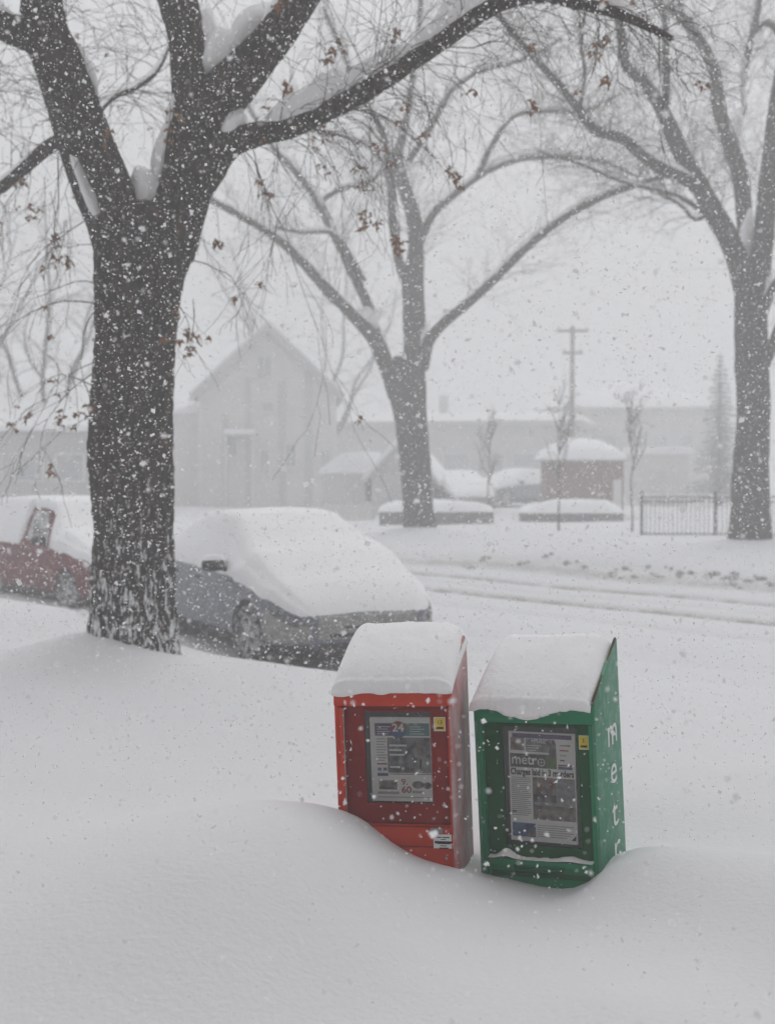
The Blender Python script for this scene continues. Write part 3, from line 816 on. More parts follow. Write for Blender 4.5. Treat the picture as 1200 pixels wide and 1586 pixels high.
street_elm('dark elm by the iron fence at the right edge', DR,
  [(1160,875,74,DR),(1160,848,67,DR),(1161,815,60,DR),(1162,770,55,DR),(1164,700,52,DR),(1165,620,50,DR),(1163,540,49,DR),(1162,490,49,DR),(1164,450,50,DR),(1166,425,44,DR)],
  {'a': [(1160,470,38,DR),(1148,420,35,DR-.2),(1128,370,32,DR-.4),(1106,330,30,DR-.6),(1084,290,28,DR-.8),(1060,248,26,DR-1.1),(1038,200,24,DR-1.4),(1022,165,20,DR-1.6),(992,122,17,DR-1.9),(970,105,15,DR-2.1),(962,60,14,DR-2.4),(956,10,13,DR-2.7),(950,-60,11,DR-3)],
   'b': [(1028,180,12,DR-1.5),(1032,130,11,DR-1.3),(1030,70,10,DR-1),(1028,20,9,DR-.8),(1010,-30,8,DR-.5)],
   'c': [(1092,302,22,DR-.8),(1062,278,19,DR-1.2),(1025,262,18,DR-1.7),(993,240,17,DR-2.1),(962,214,16,DR-2.5),(922,203,15,DR-3),(898,172,13,DR-3.4),(868,135,12,DR-3.8),(832,95,10,DR-4.3),(795,52,9,DR-4.8),(768,15,8,DR-5.2),(740,-40,6,DR-5.6)],
   'd': [(1166,450,28,DR+.2),(1155,380,24,DR+.5),(1150,310,24,DR+.8),(1142,260,24,DR+1),(1126,212,22,DR+1.2),(1110,160,19,DR+1.4),(1108,120,18,DR+1.5),(1094,82,17,DR+1.7),(1068,42,15,DR+2),(1050,22,15,DR+2.2),(1020,-5,12,DR+2.5),(990,-50,9,DR+3)],
   'e': [(1126,215,12,DR+1.2),(1142,190,10,DR+1.3),(1152,165,9,DR+1.5),(1150,130,8,DR+1.8),(1160,70,9,DR+2),(1172,20,9,DR+2.2),(1180,-40,7,DR+2.4)],
   'f': [(1170,460,34,DR-.1),(1178,400,32,DR-.3),(1184,340,30,DR-.5),(1190,280,29,DR-.7),(1198,210,27,DR-.9),(1210,120,24,DR-1.2),(1222,30,20,DR-1.6),(1240,-80,15,DR-2)],
   'g': [(1182,570,16,DR),(1196,535,16,DR-.4),(1215,490,15,DR-.8),(1250,440,13,DR-1.3),(1300,370,10,DR-1.8)],
   'h': [(1178,500,14,DR),(1192,455,14,DR-.4),(1215,420,12,DR-.8),(1250,380,9,DR-1.2)],
   'i': [(1105,340,9,DR-.6),(1060,310,7,DR-1),(1020,295,6,DR-1.4),(960,280,5,DR-1.8),(900,255,4,DR-2.2),(850,240,3,DR-2.6)],
   'j': [(1100,328,8,DR-.6),(1075,340,6,DR-.9),(1050,315,5,DR-1.2),(1000,292,4,DR-1.5)],
   'k': [(1165,50,10,DR+2),(1190,35,11,DR+1.7),(1210,60,9,DR+1.5)],
   'l': [(1052,25,9,DR+2.2),(1054,-10,8,DR+2.4),(1060,-60,6,DR+2.6)],
   'm': [(895,170,6,DR-3.4),(905,120,5,DR-3.2),(900,60,5,DR-3),(910,0,4,DR-2.8)]},
  [('c', .06, .52, .20), ('c', .5, .95, .09), ('a', .2, .8, .08), ('d', .3, .8, .07), ('e', .1, .6, .18), ('i', .1, .9, .08), ('j', .1, .9, .07), ('f', .3, .7, .05)], 760, 4, 1.4, ('a', 'd', 'e', 'c', 'i', 'm'))
right_elm = [o for o in bpy.data.objects if o.name.startswith('elm_tree')][-1]
blob_px(right_elm, 1158, 372, DR + .2, 24, 90, 21, 0.3, 0.1)
blob_px(right_elm, 1186, 440, DR - .2, 18, 40, 22, 0.25, 0.2)
blob_px(right_elm, 1138, 195, DR + 1.2, 20, 40, 23, 0.2, 0.5)

# ---- bare trees far behind, fading into the snowfall
def far_tree(label, px, d, height_m, seed, spread=0.55, lean=0.0, group='bare trees beyond the houses'):
    b = at(px, 720, d)
    t = empty('bare_tree', (b.x, d, G(b.x, d) - 0.1))
    tag(t, label, 'tree', group)
    r_ = random.Random(seed)
    h0 = height_m * 0.26
    p = [Vector((0, 0, 0)), Vector((lean * .4, 0, h0 * .5)), Vector((lean, 0, h0))]
    Q = catmull([(*q, w) for q, w in zip(p, (height_m * .028, height_m * .023, height_m * .021))], .5)
    v, f = tube([q[:3] for q in Q], [q[3] for q in Q], 10)
    link('trunk', mesh('trunk', v, f, M['bark_far']), t)
    paths = []
    for k in range(7):
        a = 2 * math.pi * k / 7 + r_.uniform(-.4, .4)
        out = Vector((math.cos(a), math.sin(a), 0)) * spread * height_m * r_.uniform(.5, 1.0)
        top = Vector((lean, 0, h0)) + out + Vector((0, 0, height_m * r_.uniform(.45, .74)))
        c = Vector((lean, 0, h0 * .85))
        pts = [c]
        for j in range(1, 7):
            tt = j / 6
            q = c.lerp(top, tt) + Vector((0, 0, -height_m * .07 * math.sin(math.pi * tt))) + Vector((r_.gauss(0, .2), r_.gauss(0, .2), r_.gauss(0, .15)))
            pts.append(q)
        Q = catmull([(*q, height_m * .009 * (1 - .85 * j / 6) + .010) for j, q in enumerate(pts)], .5)
        path = ([Vector(q[:3]) for q in Q], [float(q[3]) for q in Q]); paths.append(path)
        v, f = tube(path[0], path[1], 7)
        link('limb', mesh('limb', v, f, M['bark_far']), t)
    V, F, _ = twig_mesh(paths, 190, r_, height_m * .17, .2, .018, 2, 3, .8, 6)
    o = link('twigs', mesh('twigs', V, F, M['twig'], False), t); tag(o, kind='stuff')
    return t
far_tree('faint bare tree at the left edge behind the red car', 45, 50, 12, 31, .5, .4)
far_tree('pale bare tree rising behind the gabled house', 505, 72, 15, 32, .5)
far_tree('ghostly bare tree left of the big elm behind the grey building', -90, 62, 15, 33, .5)

# ---- three saplings
def sapling(label, px, py_base, py_top, d, seed):
    b = at(px, py_base, d)
    t = empty('sapling', (b.x, d, G(b.x, d) - .1))
    tag(t, label, 'tree', 'saplings planted in front of the buildings')
    H = at(px, py_top, d).z - t.location.z
    r_ = random.Random(seed)
    pts = [(r_.gauss(0, .03), r_.gauss(0, .03), H * k / 8, .032 * (1 - k / 8.6)) for k in range(9)]
    pts[0] = (0, 0, 0, .04)
    Q = catmull(pts, .2); path = ([Vector(q[:3]) for q in Q], [max(.006, float(q[3])) for q in Q])
    v, f = tube(path[0], path[1], 8)
    link('trunk', mesh('trunk', v, f, M['bark_far']), t)
    br = []
    for k in range(15):
        i = int(len(Q) * r_.uniform(.36, .85)); a = r_.uniform(0, 6.28)
        c = path[0][i]; L = H * r_.uniform(.18, .36) * (1.2 - i / len(Q))
        o = Vector((math.cos(a), math.sin(a), 0))
        pp = [c + o * (L * .42 * (1 - (1 - j / 5) ** 1.7)) + Vector((0, 0, L * 1.15 * j / 5)) + Vector((r_.gauss(0, .02), r_.gauss(0, .02), 0)) for j in range(6)]
        rr = [.016 * (1 - j / 6) + .004 for j in range(6)]
        br.append((pp, rr))
        v, f = tube(pp, rr, 5); link('branch', mesh('branch', v, f, M['bark_far']), t)
    V, F, sp = twig_mesh(br + [path], 60, r_, .45, -.1, .008, 1, 3, .5, 5, start=.35)
    o = link('twigs', mesh('twigs', V, F, M['twig'], False), t); tag(o, kind='stuff')
    for q, dd in r_.sample(sp, min(14, len(sp))):
        o = link('leaf', r_.choice(LEAVES), t, q, (0, 0, r_.uniform(0, 6.28))); o.scale = (1.6, 1.6, 2)
    return t
sapling('bare sapling left of the brick kiosk, behind the long planter', 757, 790, 635, 43, 41)
sapling('bare sapling in front of the left end of the brick kiosk', 865, 812, 598, 38, 42)
sapling('bare sapling between the brick kiosk and the iron fence', 978, 815, 600, 37.5, 43)

# ---- snowy spruce
def spruce(label, px, py_top, d, seed):
    b = at(px, 720, d)
    t = empty('spruce_tree', (b.x, d, G(b.x, d) - .1)); tag(t, label, 'tree')
    H = at(px, py_top, d).z - t.location.z
    r_ = random.Random(seed)
    v, f = tube([(0, 0, 0), (0, 0, H * .5), (0, 0, H)], [.16, .09, .015], 8)
    link('trunk', mesh('trunk', v, f, M['bark_far']), t)
    V, F = [], []
    z = H * .08
    while z < H * .98:
        R0 = (1 - z / H) ** .85 * H * .20 + .08
        n = max(5, int(11 * (1 - z / H) + 5))
        for k in range(n):
            a = r_.uniform(0, 6.28); L = R0 * r_.uniform(.65, 1.15)
            o = Vector((math.cos(a), math.sin(a), 0)); s_ = Vector((-o.y, o.x, 0))
            for j in range(7):
                t0 = j / 7; c = Vector((0, 0, z)) + o * L * t0 + Vector((0, 0, -.28 * L * t0 + .12 * L * t0 * t0))
                w = .30 * L * (1 - t0) + .06
                for sg in (-1, 1):
                    tip = c + s_ * sg * w + o * .14 * L + Vector((0, 0, r_.uniform(-.16, .02)))
                    b_ = len(V); V += [c, c + o * .2 * L, tip, c + Vector((0, 0, -.05))]; F += [(b_, b_ + 1, b_ + 2), (b_, b_ + 2, b_ + 3)]
        z += H * .028
    link('crown', mesh('crown', V, F, M['needles'], False), t)
    return t
spruce('snowy spruce beyond the fence, left of the right elm', 1113, 545, 62, 51)

# ------------------------------------------------------------------ cars
def make_car(name, label, paint, bumper_mat, hs=1.0, clear_side=False, roofy=False, arch=True):
    root = empty(name); tag(root, label, 'car', 'cars parked under snow')
    ix = lambda x, tab: float(np.interp(x, [a for a, b in tab], [b for a, b in tab]))
    def smoothtab(tab):
        xs = np.linspace(tab[0][0], tab[-1][0], 240); ys = np.interp(xs, [a for a, b in tab], [b for a, b in tab])
        k = np.ones(9) / 9; yp = np.pad(ys, 4, mode='edge'); ys2 = np.convolve(yp, k, 'valid')
        w = np.minimum(np.arange(240), np.arange(240)[::-1]) / 6.0; w = np.clip(w, 0, 1)
        return list(zip(xs, ys2 * w + ys * (1 - w)))
    W_ = smoothtab([(-2.25,.60),(-2.17,.72),(-2.0,.80),(-1.6,.86),(-1.0,.88),(0,.89),(1.2,.885),(1.6,.872),(1.85,.84),(2.02,.785),(2.12,.715),(2.18,.635),(2.22,.51)])
    if roofy:   # tall boxy wagon
        ZB = smoothtab([(-2.25,.80),(-2.1,.98),(-1.6,1.0),(0,.98),(.9,.95),(1.3,.92),(1.8,.86),(2.05,.76),(2.22,.60)])
        ZR = smoothtab([(-2.25,.95),(-2.15,1.45),(-1.9,1.56),(-.8,1.60),(0,1.60),(.35,1.55),(.8,1.20),(1.0,1.05),(1.5,1.0),(1.85,.92),(2.1,.80),(2.22,.62)])
    else:
        ZB = smoothtab([(-2.25,.72),(-2.12,.88),(-1.7,.96),(-.5,.94),(.5,.90),(.9,.87),(1.4,.81),(1.8,.73),(2.05,.645),(2.22,.56)])
        ZR = smoothtab([(-2.25,.74),(-2.12,.93),(-1.8,1.0),(-1.5,1.05),(-1.05,1.29),(-.6,1.42),(-.1,1.455),(.25,1.42),(.6,1.27),(1.0,1.035),(1.12,.975),(1.5,.905),(1.85,.80),(2.06,.70),(2.22,.575)])
    def section(x):
        w, zb, zr = ix(x, W_), ix(x, ZB) * hs, ix(x, ZR) * hs
        zs = .22 + .05 * abs(x / 2.25) ** 8
        c = max(.02, zr - zb); k = min(1, max(0, (c - .1) / .35))
        wr = w * (.80 - .14 * k)
        p = [(w * .86, zs), (w * .95, zs + .06), (w * .99, zs + .14), (w, zs + .30 * (zb - zs) + .06), (w * 1.0, zs + .62 * (zb - zs)), (w * .985, zb - .09), (w * .955, zb - .02), (w * .915, zb + .012)]
        a = w * .915
        p += [(a + (wr - a) * .33, zb + .34 * c + .006), (a + (wr - a) * .68, zb + .68 * c), (wr, zb + .92 * c), (wr * .88, zb + .985 * c), (wr * .55, zr + .004), (0, zr + .016)]
        return p
    NS = 14
    cache = {}
    def S(x, u, side=-1):
        key = round(x, 4)
        if key not in cache: cache[key] = section(x)
        p = cache[key]
        u = max(0, min(NS - 1, u)); i = min(int(u), NS - 2); t = u - i
        p0 = p[i - 1] if i > 0 else p[0]; p1, p2 = p[i], p[i + 1]; p3 = p[i + 2] if i + 2 < NS else (-p[NS - 2][0], p[NS - 2][1])
        q = [0.5 * (2 * b + (c_ - a) * t + (2 * a - 5 * b + 4 * c_ - d) * t * t + (3 * b - a - 3 * c_ + d) * t ** 3) for a, b, c_, d in zip(p0, p1, p2, p3)]
        return Vector((x, side * q[0], q[1]))
    def N(x, u, side=-1):
        e = .01; x1, x0 = min(2.22, x + e), max(-2.25, x - e)
        du = S(x, u + .05, side) - S(x, u - .05, side); dx = S(x1, u, side) - S(x0, u, side)
        n = du.cross(dx) * side
        n = n.normalized() if n.length > 1e-9 else Vector((0, 0, 1))
        c = Vector((x * .6, 0, .5))
        return n if n.dot(S(x, u, side) - c) > 0 else -n
    # body: closed loft
    xs = list(np.linspace(-2.25, 1.7, 60)) + list(np.linspace(1.75, 2.22, 16))
    us = list(np.linspace(0, NS - 1, 44))
    V, F = [], []
    for x in xs:
        row = [S(x, u, -1) for u in us] + [S(x, u, 1) for u in us[::-1][1:]]
        V += row
    nr = 2 * len(us) - 1
    for i in range(len(xs) - 1):
        for k in range(nr):
            k2 = (k + 1) % nr
            F.append((i * nr + k, i * nr + k2, (i + 1) * nr + k2, (i + 1) * nr + k))
    F.append(tuple(range(nr))); F.append(tuple(range((len(xs) - 1) * nr, len(xs) * nr))[::-1])
    mb = MB(); mb.add(V, F)
    body = mb.build('body', paint, root, smooth='auto')
    WX = (1.33, -1.32)
    if arch:
        cm = MB()
        for wx in WX:
            for sg in (-1, 1):
                ring = [(wx + .375 * math.cos(2 * math.pi * k / 32), .335 + .375 * math.sin(2 * math.pi * k / 32)) for k in range(32)]
                cm.prism(ring, 'y', sg * .60, sg * 1.1)
        cutter = cm.build('arch_cutter', M['cavity'])
        md = body.modifiers.new('arches', 'BOOLEAN'); md.operation = 'DIFFERENCE'; md.object = cutter; md.solver = 'EXACT'
        bpy.context.view_layer.update()
        dg = bpy.context.evaluated_depsgraph_get()
        me2 = bpy.data.meshes.new_from_object(body.evaluated_get(dg))
        body.modifiers.clear(); body.data = me2
        me2.polygons.foreach_set('use_smooth', [True] * len(me2.polygons))
        me2.set_sharp_from_angle(angle=R(35))
        bpy.data.objects.remove(cutter)
    def patch(nm, mat_, x0, x1, u0, u1, side=-1, off=.005, nx=14, nu=8, parent=None, edge=None, both=False):
        m_ = MB()
        V, F = [], []
        for i in range(nx + 1):
            for k in range(nu + 1):
                a, b = i / nx, k / nu
                x = x0 + (x1 - x0) * a; u = u0 + (u1 - u0) * b
                if edge: x, u = edge(a, b, x, u)
                o_ = off if 0 < i < nx and 0 < k < nu else -.004
                V.append(S(x, u, side) + N(x, u, side) * o_)
        for i in range(nx):
            for k in range(nu):
                q = i * (nu + 1) + k
                F.append((q, q + 1, q + nu + 2, q + nu + 1))
        m_.add(V, F)
        return m_.build(nm, mat_, parent or root, smooth=True)
    for side in (-1, 1):
        d1 = patch('door', paint, -.28, .82, 2, 7, side, .007)
        d2 = patch('door', paint, -1.02, -.32, 2, 7, side, .007)
        for d_, hx in ((d1, -.1), (d2, -.85)):
            h = S(hx, 5.0, side); mb = MB(); mb.box(h.x - .09, h.x + .09, h.y - .012, h.y + .012, h.z - .015, h.z + .015); mb.build('handle', M['black'], d_, bevel=.005)
        patch('side_window', M['glass_dark'], -.25, .62, 7.25, 10.0, side, .006, edge=lambda a, b, x, u: (x - .42 * b * max(0, a - .5) * 2 + (.0), u))
        patch('side_window', M['glass_dark'], -.98, -.31, 7.25, 10.0, side, .006, edge=lambda a, b, x, u: (x + .30 * b * max(0, .5 - a) * 2, u))
        patch('sill_cladding', M['black'], -.92, .92, .2, 1.7, side, .008)
        # mirror
        p = S(.62, 7.3, side)
        mb = MB(); mb.tube([(p.x, p.y, p.z + .02), (p.x - .03, p.y + side * .07, p.z + .05)], [.03, .025], 8)
        mb.build('mirror_arm', M['black'], root, smooth=True)
        bm = bmesh.new(); bmesh.ops.create_icosphere(bm, subdivisions=3, radius=1)
        for v_ in bm.verts:
            c = v_.co; c.x = math.copysign(abs(c.x) ** .7, c.x) * .055; c.y = math.copysign(abs(c.y) ** .6, c.y) * .115; c.z = math.copysign(abs(c.z) ** .7, c.z) * .072
            v_.co = Vector((p.x - .03 + c.x, p.y + side * .15 + c.y, p.z + .085 + c.z))
        me = bpy.data.meshes.new('mirror'); bm.to_mesh(me); bm.free(); me.materials.append(M['black']); me.polygons.foreach_set('use_smooth', [True] * len(me.polygons))
        mir = link('mirror', me, root)
        if not roofy:
            blob_l = MB(); vv, ff = [], []
            for i in range(9):
                for k in range(7):
                    a, b = i / 8 * 2 - 1, k / 6 * 2 - 1
                    vv.append((p.x - .03 + b * .06, p.y + side * .15 + a * .12, p.z + .135 + .065 * max(0, (1 - a * a)) ** .5 * max(0, 1 - b * b) ** .5))
            for i in range(8):
                for k in range(6):
                    q = i * 7 + k; ff.append((q, q + 1, q + 8, q + 7))
            blob_l.add(vv, ff); blob_l.build('snow_cap', M['snow_cap'], mir, smooth=True)
        # lamps
        patch('headlight', M['head_glass'], 1.84, 2.16, 4.3, 5.7, side, .014, edge=lambda a, b, x, u: (x, u + .5 * (1 - a) * (1 - b)))
        patch('tail_light', M['tail'], -2.22, -2.0, 4.0, 6.2, side, .010)
        patch('fog_lamp', M['lamp_glass'], 1.985, 2.12, 2.2, 3.3, side, .012, 6, 6)
        patch('fog_lamp_surround', M['black'], 1.94, 2.17, 1.9, 3.55, side, .005, 8, 6)
        patch('lower_valance', M['black'], 1.74, 2.20, .1, 1.0, side, .010)
        patch('bumper', bumper_mat, 1.72, 2.218, 1.1, 5.2, side, .006 if not roofy else .02, 14, 10)
    # front face pieces
    fx = 2.222
    z0, z1 = S(2.21, 0).z, S(2.21, NS - 1).z
    mb = MB(); mb.box(fx - .02, fx + .026, -.40, .40, z0 + .115, z0 + .155); mb.build('lower_grille', M['black'], root, bevel=.006)
    mb = MB(); mb.box(fx - .02, fx + .024, -.26, .26, z1 - .135, z1 - .115); mb.build('grille', M['black'], root, bevel=.004)
    mb = MB(); mb.box(fx - .02, fx + .008, -.50, .50, z0 - .06, z0 + .06); mb.build('front_skirt', M['black'], root, bevel=.006)
    mb = MB(); mb.box(fx - .03, fx + .020, -.51, .51, z0 + .10, z1 - .01); mb.build('bumper_beam', bumper_mat, root, bevel=.012)
    # underside and wheels
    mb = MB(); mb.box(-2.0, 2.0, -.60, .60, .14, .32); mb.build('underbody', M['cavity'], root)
    RT = .325
    for wx in WX:
        for sg in (-1, 1):
            wheel = empty('wheel'); wheel.parent = root; wheel.location = (wx, sg * .775, RT)
            prof = [(-.10, .215), (-.105, .29), (-.085, .317), (-.04, RT), (.04, RT), (.085, .317), (.105, .29), (.10, .215)]
            v, f = [], []
            K = 36
            for k in range(K):
                a = 2 * math.pi * k / K
                for (yy, rr) in prof: v.append((rr * math.cos(a), yy, rr * math.sin(a)))
            n = len(prof)
            for k in range(K):
                for j in range(n):
                    f.append((k * n + j, k * n + (j + 1) % n, ((k + 1) % K) * n + (j + 1) % n, ((k + 1) % K) * n + j))
            mb = MB(); mb.add(v, f); mb.build('tyre', M['tyre'], wheel, smooth='auto')
            mb = MB(); ys = sg * .07
            ring = []
            K = 30
            v, f = [], []
            for k in range(K):
                a = 2 * math.pi * k / K
                for rr, yy in ((.222, ys - sg * .15), (.222, ys + sg * .02), (.19, ys + sg * .025), (.185, ys - sg * .02)): v.append((rr * math.cos(a), yy, rr * math.sin(a)))
            for k in range(K):
                for j in range(3): f.append((k * 4 + j, k * 4 + j + 1, ((k + 1) % K) * 4 + j + 1, ((k + 1) % K) * 4 + j))
            mb.add(v, f)
            for k in range(6):
                a = 2 * math.pi * k / 6 + .2
                c, s_ = math.cos(a), math.sin(a)
                q = []
                for rr, hw in ((.03, .028), (.20, .040)):
                    for sg2 in (-1, 1): q.append((rr * c - sg2 * hw * s_, rr * s_ + sg2 * hw * c))
                mb.prism([(q[0][0], q[0][1]), (q[2][0], q[2][1]), (q[3][0], q[3][1]), (q[1][0], q[1][1])], 'y', ys - .012, ys + .012)
            hubr = [(.05 * math.cos(2 * math.pi * k / 16), .05 * math.sin(2 * math.pi * k / 16)) for k in range(16)]
            mb.prism(hubr, 'y', ys - .02, ys + sg * .022)
            mb.build('rim', M['rim'], wheel)
            disc = [(.21 * math.cos(2 * math.pi * k / 24), .21 * math.sin(2 * math.pi * k / 24)) for k in range(24)]
            mb = MB(); mb.prism(disc, 'y', ys - sg * .11, ys - sg * .07); mb.build('brake_disc', M['cavity'], wheel)
    # wipers (only their tips show through)
    # snow: blankets lying on the roof and glass and on the bonnet, made as thick offsets of the same surface
    def blanket(nm, x0, x1, u0f, th, nx=70, nu=16):
        V, F = [], []
        for i in range(nx + 1):
            a = i / nx; x = x0 + (x1 - x0) * a
            row = []
            for side in (-1, 1):
                u0 = u0f(x, side)
                for k in range(nu + 1):
                    b = k / nu; u = u0 + (NS - 1 - u0) * b
                    n = N(x, u, side); p = S(x, u, side)
                    nz = mnoise.noise(Vector((x * 1.7, p.y * 1.7, p.z * 1.7 + 9))) * .5 + mnoise.noise(Vector((x * 5, p.y * 5, p.z * 5))) * .15
                    e = min(1, b * 5) ** .6 * min(1, a * 14) ** .6 * min(1, (1 - a) * 12) ** .5
                    up = max(0, n.z)
                    t_ = th(x, b) * (.22 + .78 * up ** .9) * (1 + .20 * nz)
                    q = p + n * (t_ * e * .7 - .006 * (1 - e)) + Vector((0, 0, t_ * e * .4 * up))
                    row.append((side, k, q))
            left = [q for s_, k, q in row if s_ == -1]; right = [q for s_, k, q in row if s_ == 1][::-1][1:]
            V += left + right
        m_ = 2 * (nu + 1) - 1
        for i in range(nx):
            for k in range(m_ - 1):
                F.append((i * m_ + k, i * m_ + k + 1, (i + 1) * m_ + k + 1, (i + 1) * m_ + k))
        mb = MB(); mb.add(V, F)
        return mb.build(nm, M['snow_cap'], root, smooth=True)
    def edge_u(x, side):
        wob = .45 * mnoise.noise(Vector((x * 2.3, side * 3.0, 1.0))) + .25 * mnoise.noise(Vector((x * 7, side * 3.0, 4.0)))
        if x > .85:
            base = 6.3 - .2 * (x > 1.5) - .35 * max(0, min(1, (x - 1.85) / .3))
        elif clear_side and side == -1 and -.35 < x < .66:
            base = 10.2 if x < .45 else 10.2 - 3.6 * (x - .45) / .21
        else:
            base = 6.7
        return base + wob
    blanket('snow_cover', -2.24, 2.20, edge_u, lambda x, b: .125 - .035 * (1 / (1 + math.exp(-(x - 1.55) * 9))) + .085 * math.exp(-((x - 1.08) / .30) ** 2))
    return root

grey = make_car('parked_car', 'grey sedan blanketed in snow, parked behind the thick elm', M['grey_paint'], M['beige_paint'])
TH = R(28)
head = Vector((math.sin(TH), -math.cos(TH), 0)); rightv = Vector((-math.cos(TH), -math.sin(TH), 0))
def place_car(o, wheel_pt, th, z=None):
    h = Vector((math.sin(th), -math.cos(th), 0)); r = Vector((-math.cos(th), -math.sin(th), 0))
    p = Vector(wheel_pt) - h * 1.33 - r * .85
    o.location = (p.x, p.y, 0.0 if z is None else z)
    o.rotation_euler = (0, 0, th - math.pi / 2)
w = at(402, 968, 14.4)
place_car(grey, (w.x, 14.0, 0), TH, -.13)
grey.scale = (1.06, 1.14, 1.04)
redc = make_car('parked_car', 'dark red wagon under snow, left of the thick elm', M['red_car'], M['red_car'], 1.0, True, True)
w = at(104, 915, 19.3)
place_car(redc, (w.x, 19.3, 0), R(40), -.20)
# snow-buried cars on the lot across the street
lot = [('snow-buried car standing behind the long planter right of the middle elm', 711, 52, R(12)), ('low snow-buried car right of its neighbour, behind the planters', 800, 57, R(-55))]
for lab, px, d, th in lot:
    c = copy_tree(grey); tag(c, lab, 'car')
    p = at(px, 740, d)
    c.location = (p.x, d, G(p.x, d) + .0); c.rotation_euler = (0, 0, th - math.pi / 2)

# ------------------------------------------------------------------ newspaper boxes
def text_mesh(body, size, mat_, extrude=0.0004, xscale=1.0, shear=0.0, bold=0.0):
    cu = bpy.data.curves.new('t', 'FONT')
    cu.body = body; cu.size = size; cu.align_x = 'LEFT'; cu.extrude = extrude; cu.shear = shear; cu.offset = bold
    cu.resolution_u = 3
    o = bpy.data.objects.new('t', cu); COL.objects.link(o)
    bpy.context.view_layer.update()
    me = bpy.data.meshes.new_from_object(o.evaluated_get(bpy.context.evaluated_depsgraph_get()))
    bpy.data.objects.remove(o); bpy.data.curves.remove(cu)
    co = np.empty(len(me.vertices) * 3); me.vertices.foreach_get('co', co); co = co.reshape(-1, 3)
    co[:, 0] *= xscale
    me.vertices.foreach_set('co', co.ravel()); me.update()
    me.materials.clear(); me.materials.append(mat_)
    return me, co[:, 0].min(), co[:, 0].max()
def front_text(name, body, size, mat_, parent, x, y, z, width=None, **k):
    """writing on a face that looks towards -Y"""
    me, a, b = text_mesh(body, size, mat_, **k)
    o = link(name, me, parent, (x, y, z), (math.pi / 2, 0, 0))
    if width: o.scale = (width / (b - a), 1, 1)
    return o

def profile_panel(name, prof, x0, x1, mat_, parent, bevel=.004):
    mb = MB(); mb.prism(prof, 'x', x0, x1)
    return mb.build(name, mat_, parent, bevel=bevel)

def snow_cap(parent, W, front, roof_z, depth, th, seed, lip=.03, hang=None, nx=80, ny=60, x_in=.0, tail=.02, x_left=None):
    """snow lying on a sloping roof: a closed lump with rounded shoulders and an uneven lip"""
    V, F = [], []
    x0, x1 = -W / 2 + (x_in if x_left is None else x_left), W / 2 - x_in
    top = []
    for j in range(ny + 1):
        b = j / ny
        for i in range(nx + 1):
            a = i / nx
            x = x0 + (x1 - x0) * a
            y0 = front - lip * (1 + .4 * mnoise.noise(Vector((x * 9, seed, 0))) + .25 * mnoise.noise(Vector((x * 40, seed, 0))))
            y = y0 + (depth + lip + tail) * b ** 1.7
            base = roof_z(min(max(y, front), front + depth))
            ex = min(1, min(a, 1 - a) / .16); ex = math.sqrt(max(0, 1 - (1 - ex) ** 2))
            eb = min(1, (1 - b) / .14); eb = math.sqrt(max(0, 1 - (1 - eb) ** 2))
            ey = eb * math.sin(math.pi / 2 * min(1, b / .85)) ** 1.1
            n = mnoise.noise(Vector((x * 5 + seed, y * 5, 0))) * .16 + mnoise.noise(Vector((x * 16 + seed, y * 16, 2))) * .03
            t = th * ex * ey * (1 + n) + .015 * eb * min(1, max(0, y - y0) / .018) ** .5 * (.4 + .6 * ex)
            drop = hang(x) * max(0, min(1, (front - .016 - y) / .008)) if hang else 0
            V.append((x, y, base + t - drop + .0016 * mnoise.noise(Vector((x * 45, y * 45, seed))) + .0016 * mnoise.noise(Vector((x * 110, y * 110, seed)))))
    nv = (nx + 1) * (ny + 1)
    for j in range(ny + 1):                                  # underside, sunk slightly into the roof
        b = j / ny
        for i in range(nx + 1):
            x, y, z = V[j * (nx + 1) + i]
            base = roof_z(min(max(y, front), front + depth))
            dr = hang(x) * max(0, min(1, (front - .016 - y) / .008)) if hang else 0
            V.append((x, y, min(z - .002, base - .004 - dr * 1.3)))
    for j in range(ny):
        for i in range(nx):
            q = j * (nx + 1) + i
            F.append((q, q + 1, q + nx + 2, q + nx + 1)); F.append((nv + q, nv + q + nx + 1, nv + q + nx + 2, nv + q + 1))
    rim = [j * (nx + 1) for j in range(ny + 1)]
    def strip(idx):
        for p_, q_ in zip(idx[:-1], idx[1:]): F.append((p_, q_, nv + q_, nv + p_))
    strip([i for i in range(nx + 1)]); strip([ny * (nx + 1) + i for i in range(nx + 1)])
    strip([j * (nx + 1) for j in range(ny + 1)]); strip([j * (nx + 1) + nx for j in range(ny + 1)])
    mb = MB(); mb.add(V, F)
    return mb.build('snow_cap', M['snow_cap'], parent, smooth=True)

def base_pose(px, d, W, lean, phi, ztop_local, zbase):
    """front-right roof corner at pixel column px and depth d"""
    xr = (px - CX) / FPX * d
    xr += math.sin(lean) * ztop_local
    c, s_ = math.cos(phi), math.sin(phi)
    return Vector((xr - c * W / 2, d + s_ * W / 2, zbase))

def sheet_box(name, mat_, parent, x0, x1, y, z0, z1, t=.0006):
    mb = MB(); mb.box(x0, x1, y - t, y, z0, z1)
    return mb.build(name, mat_, parent)

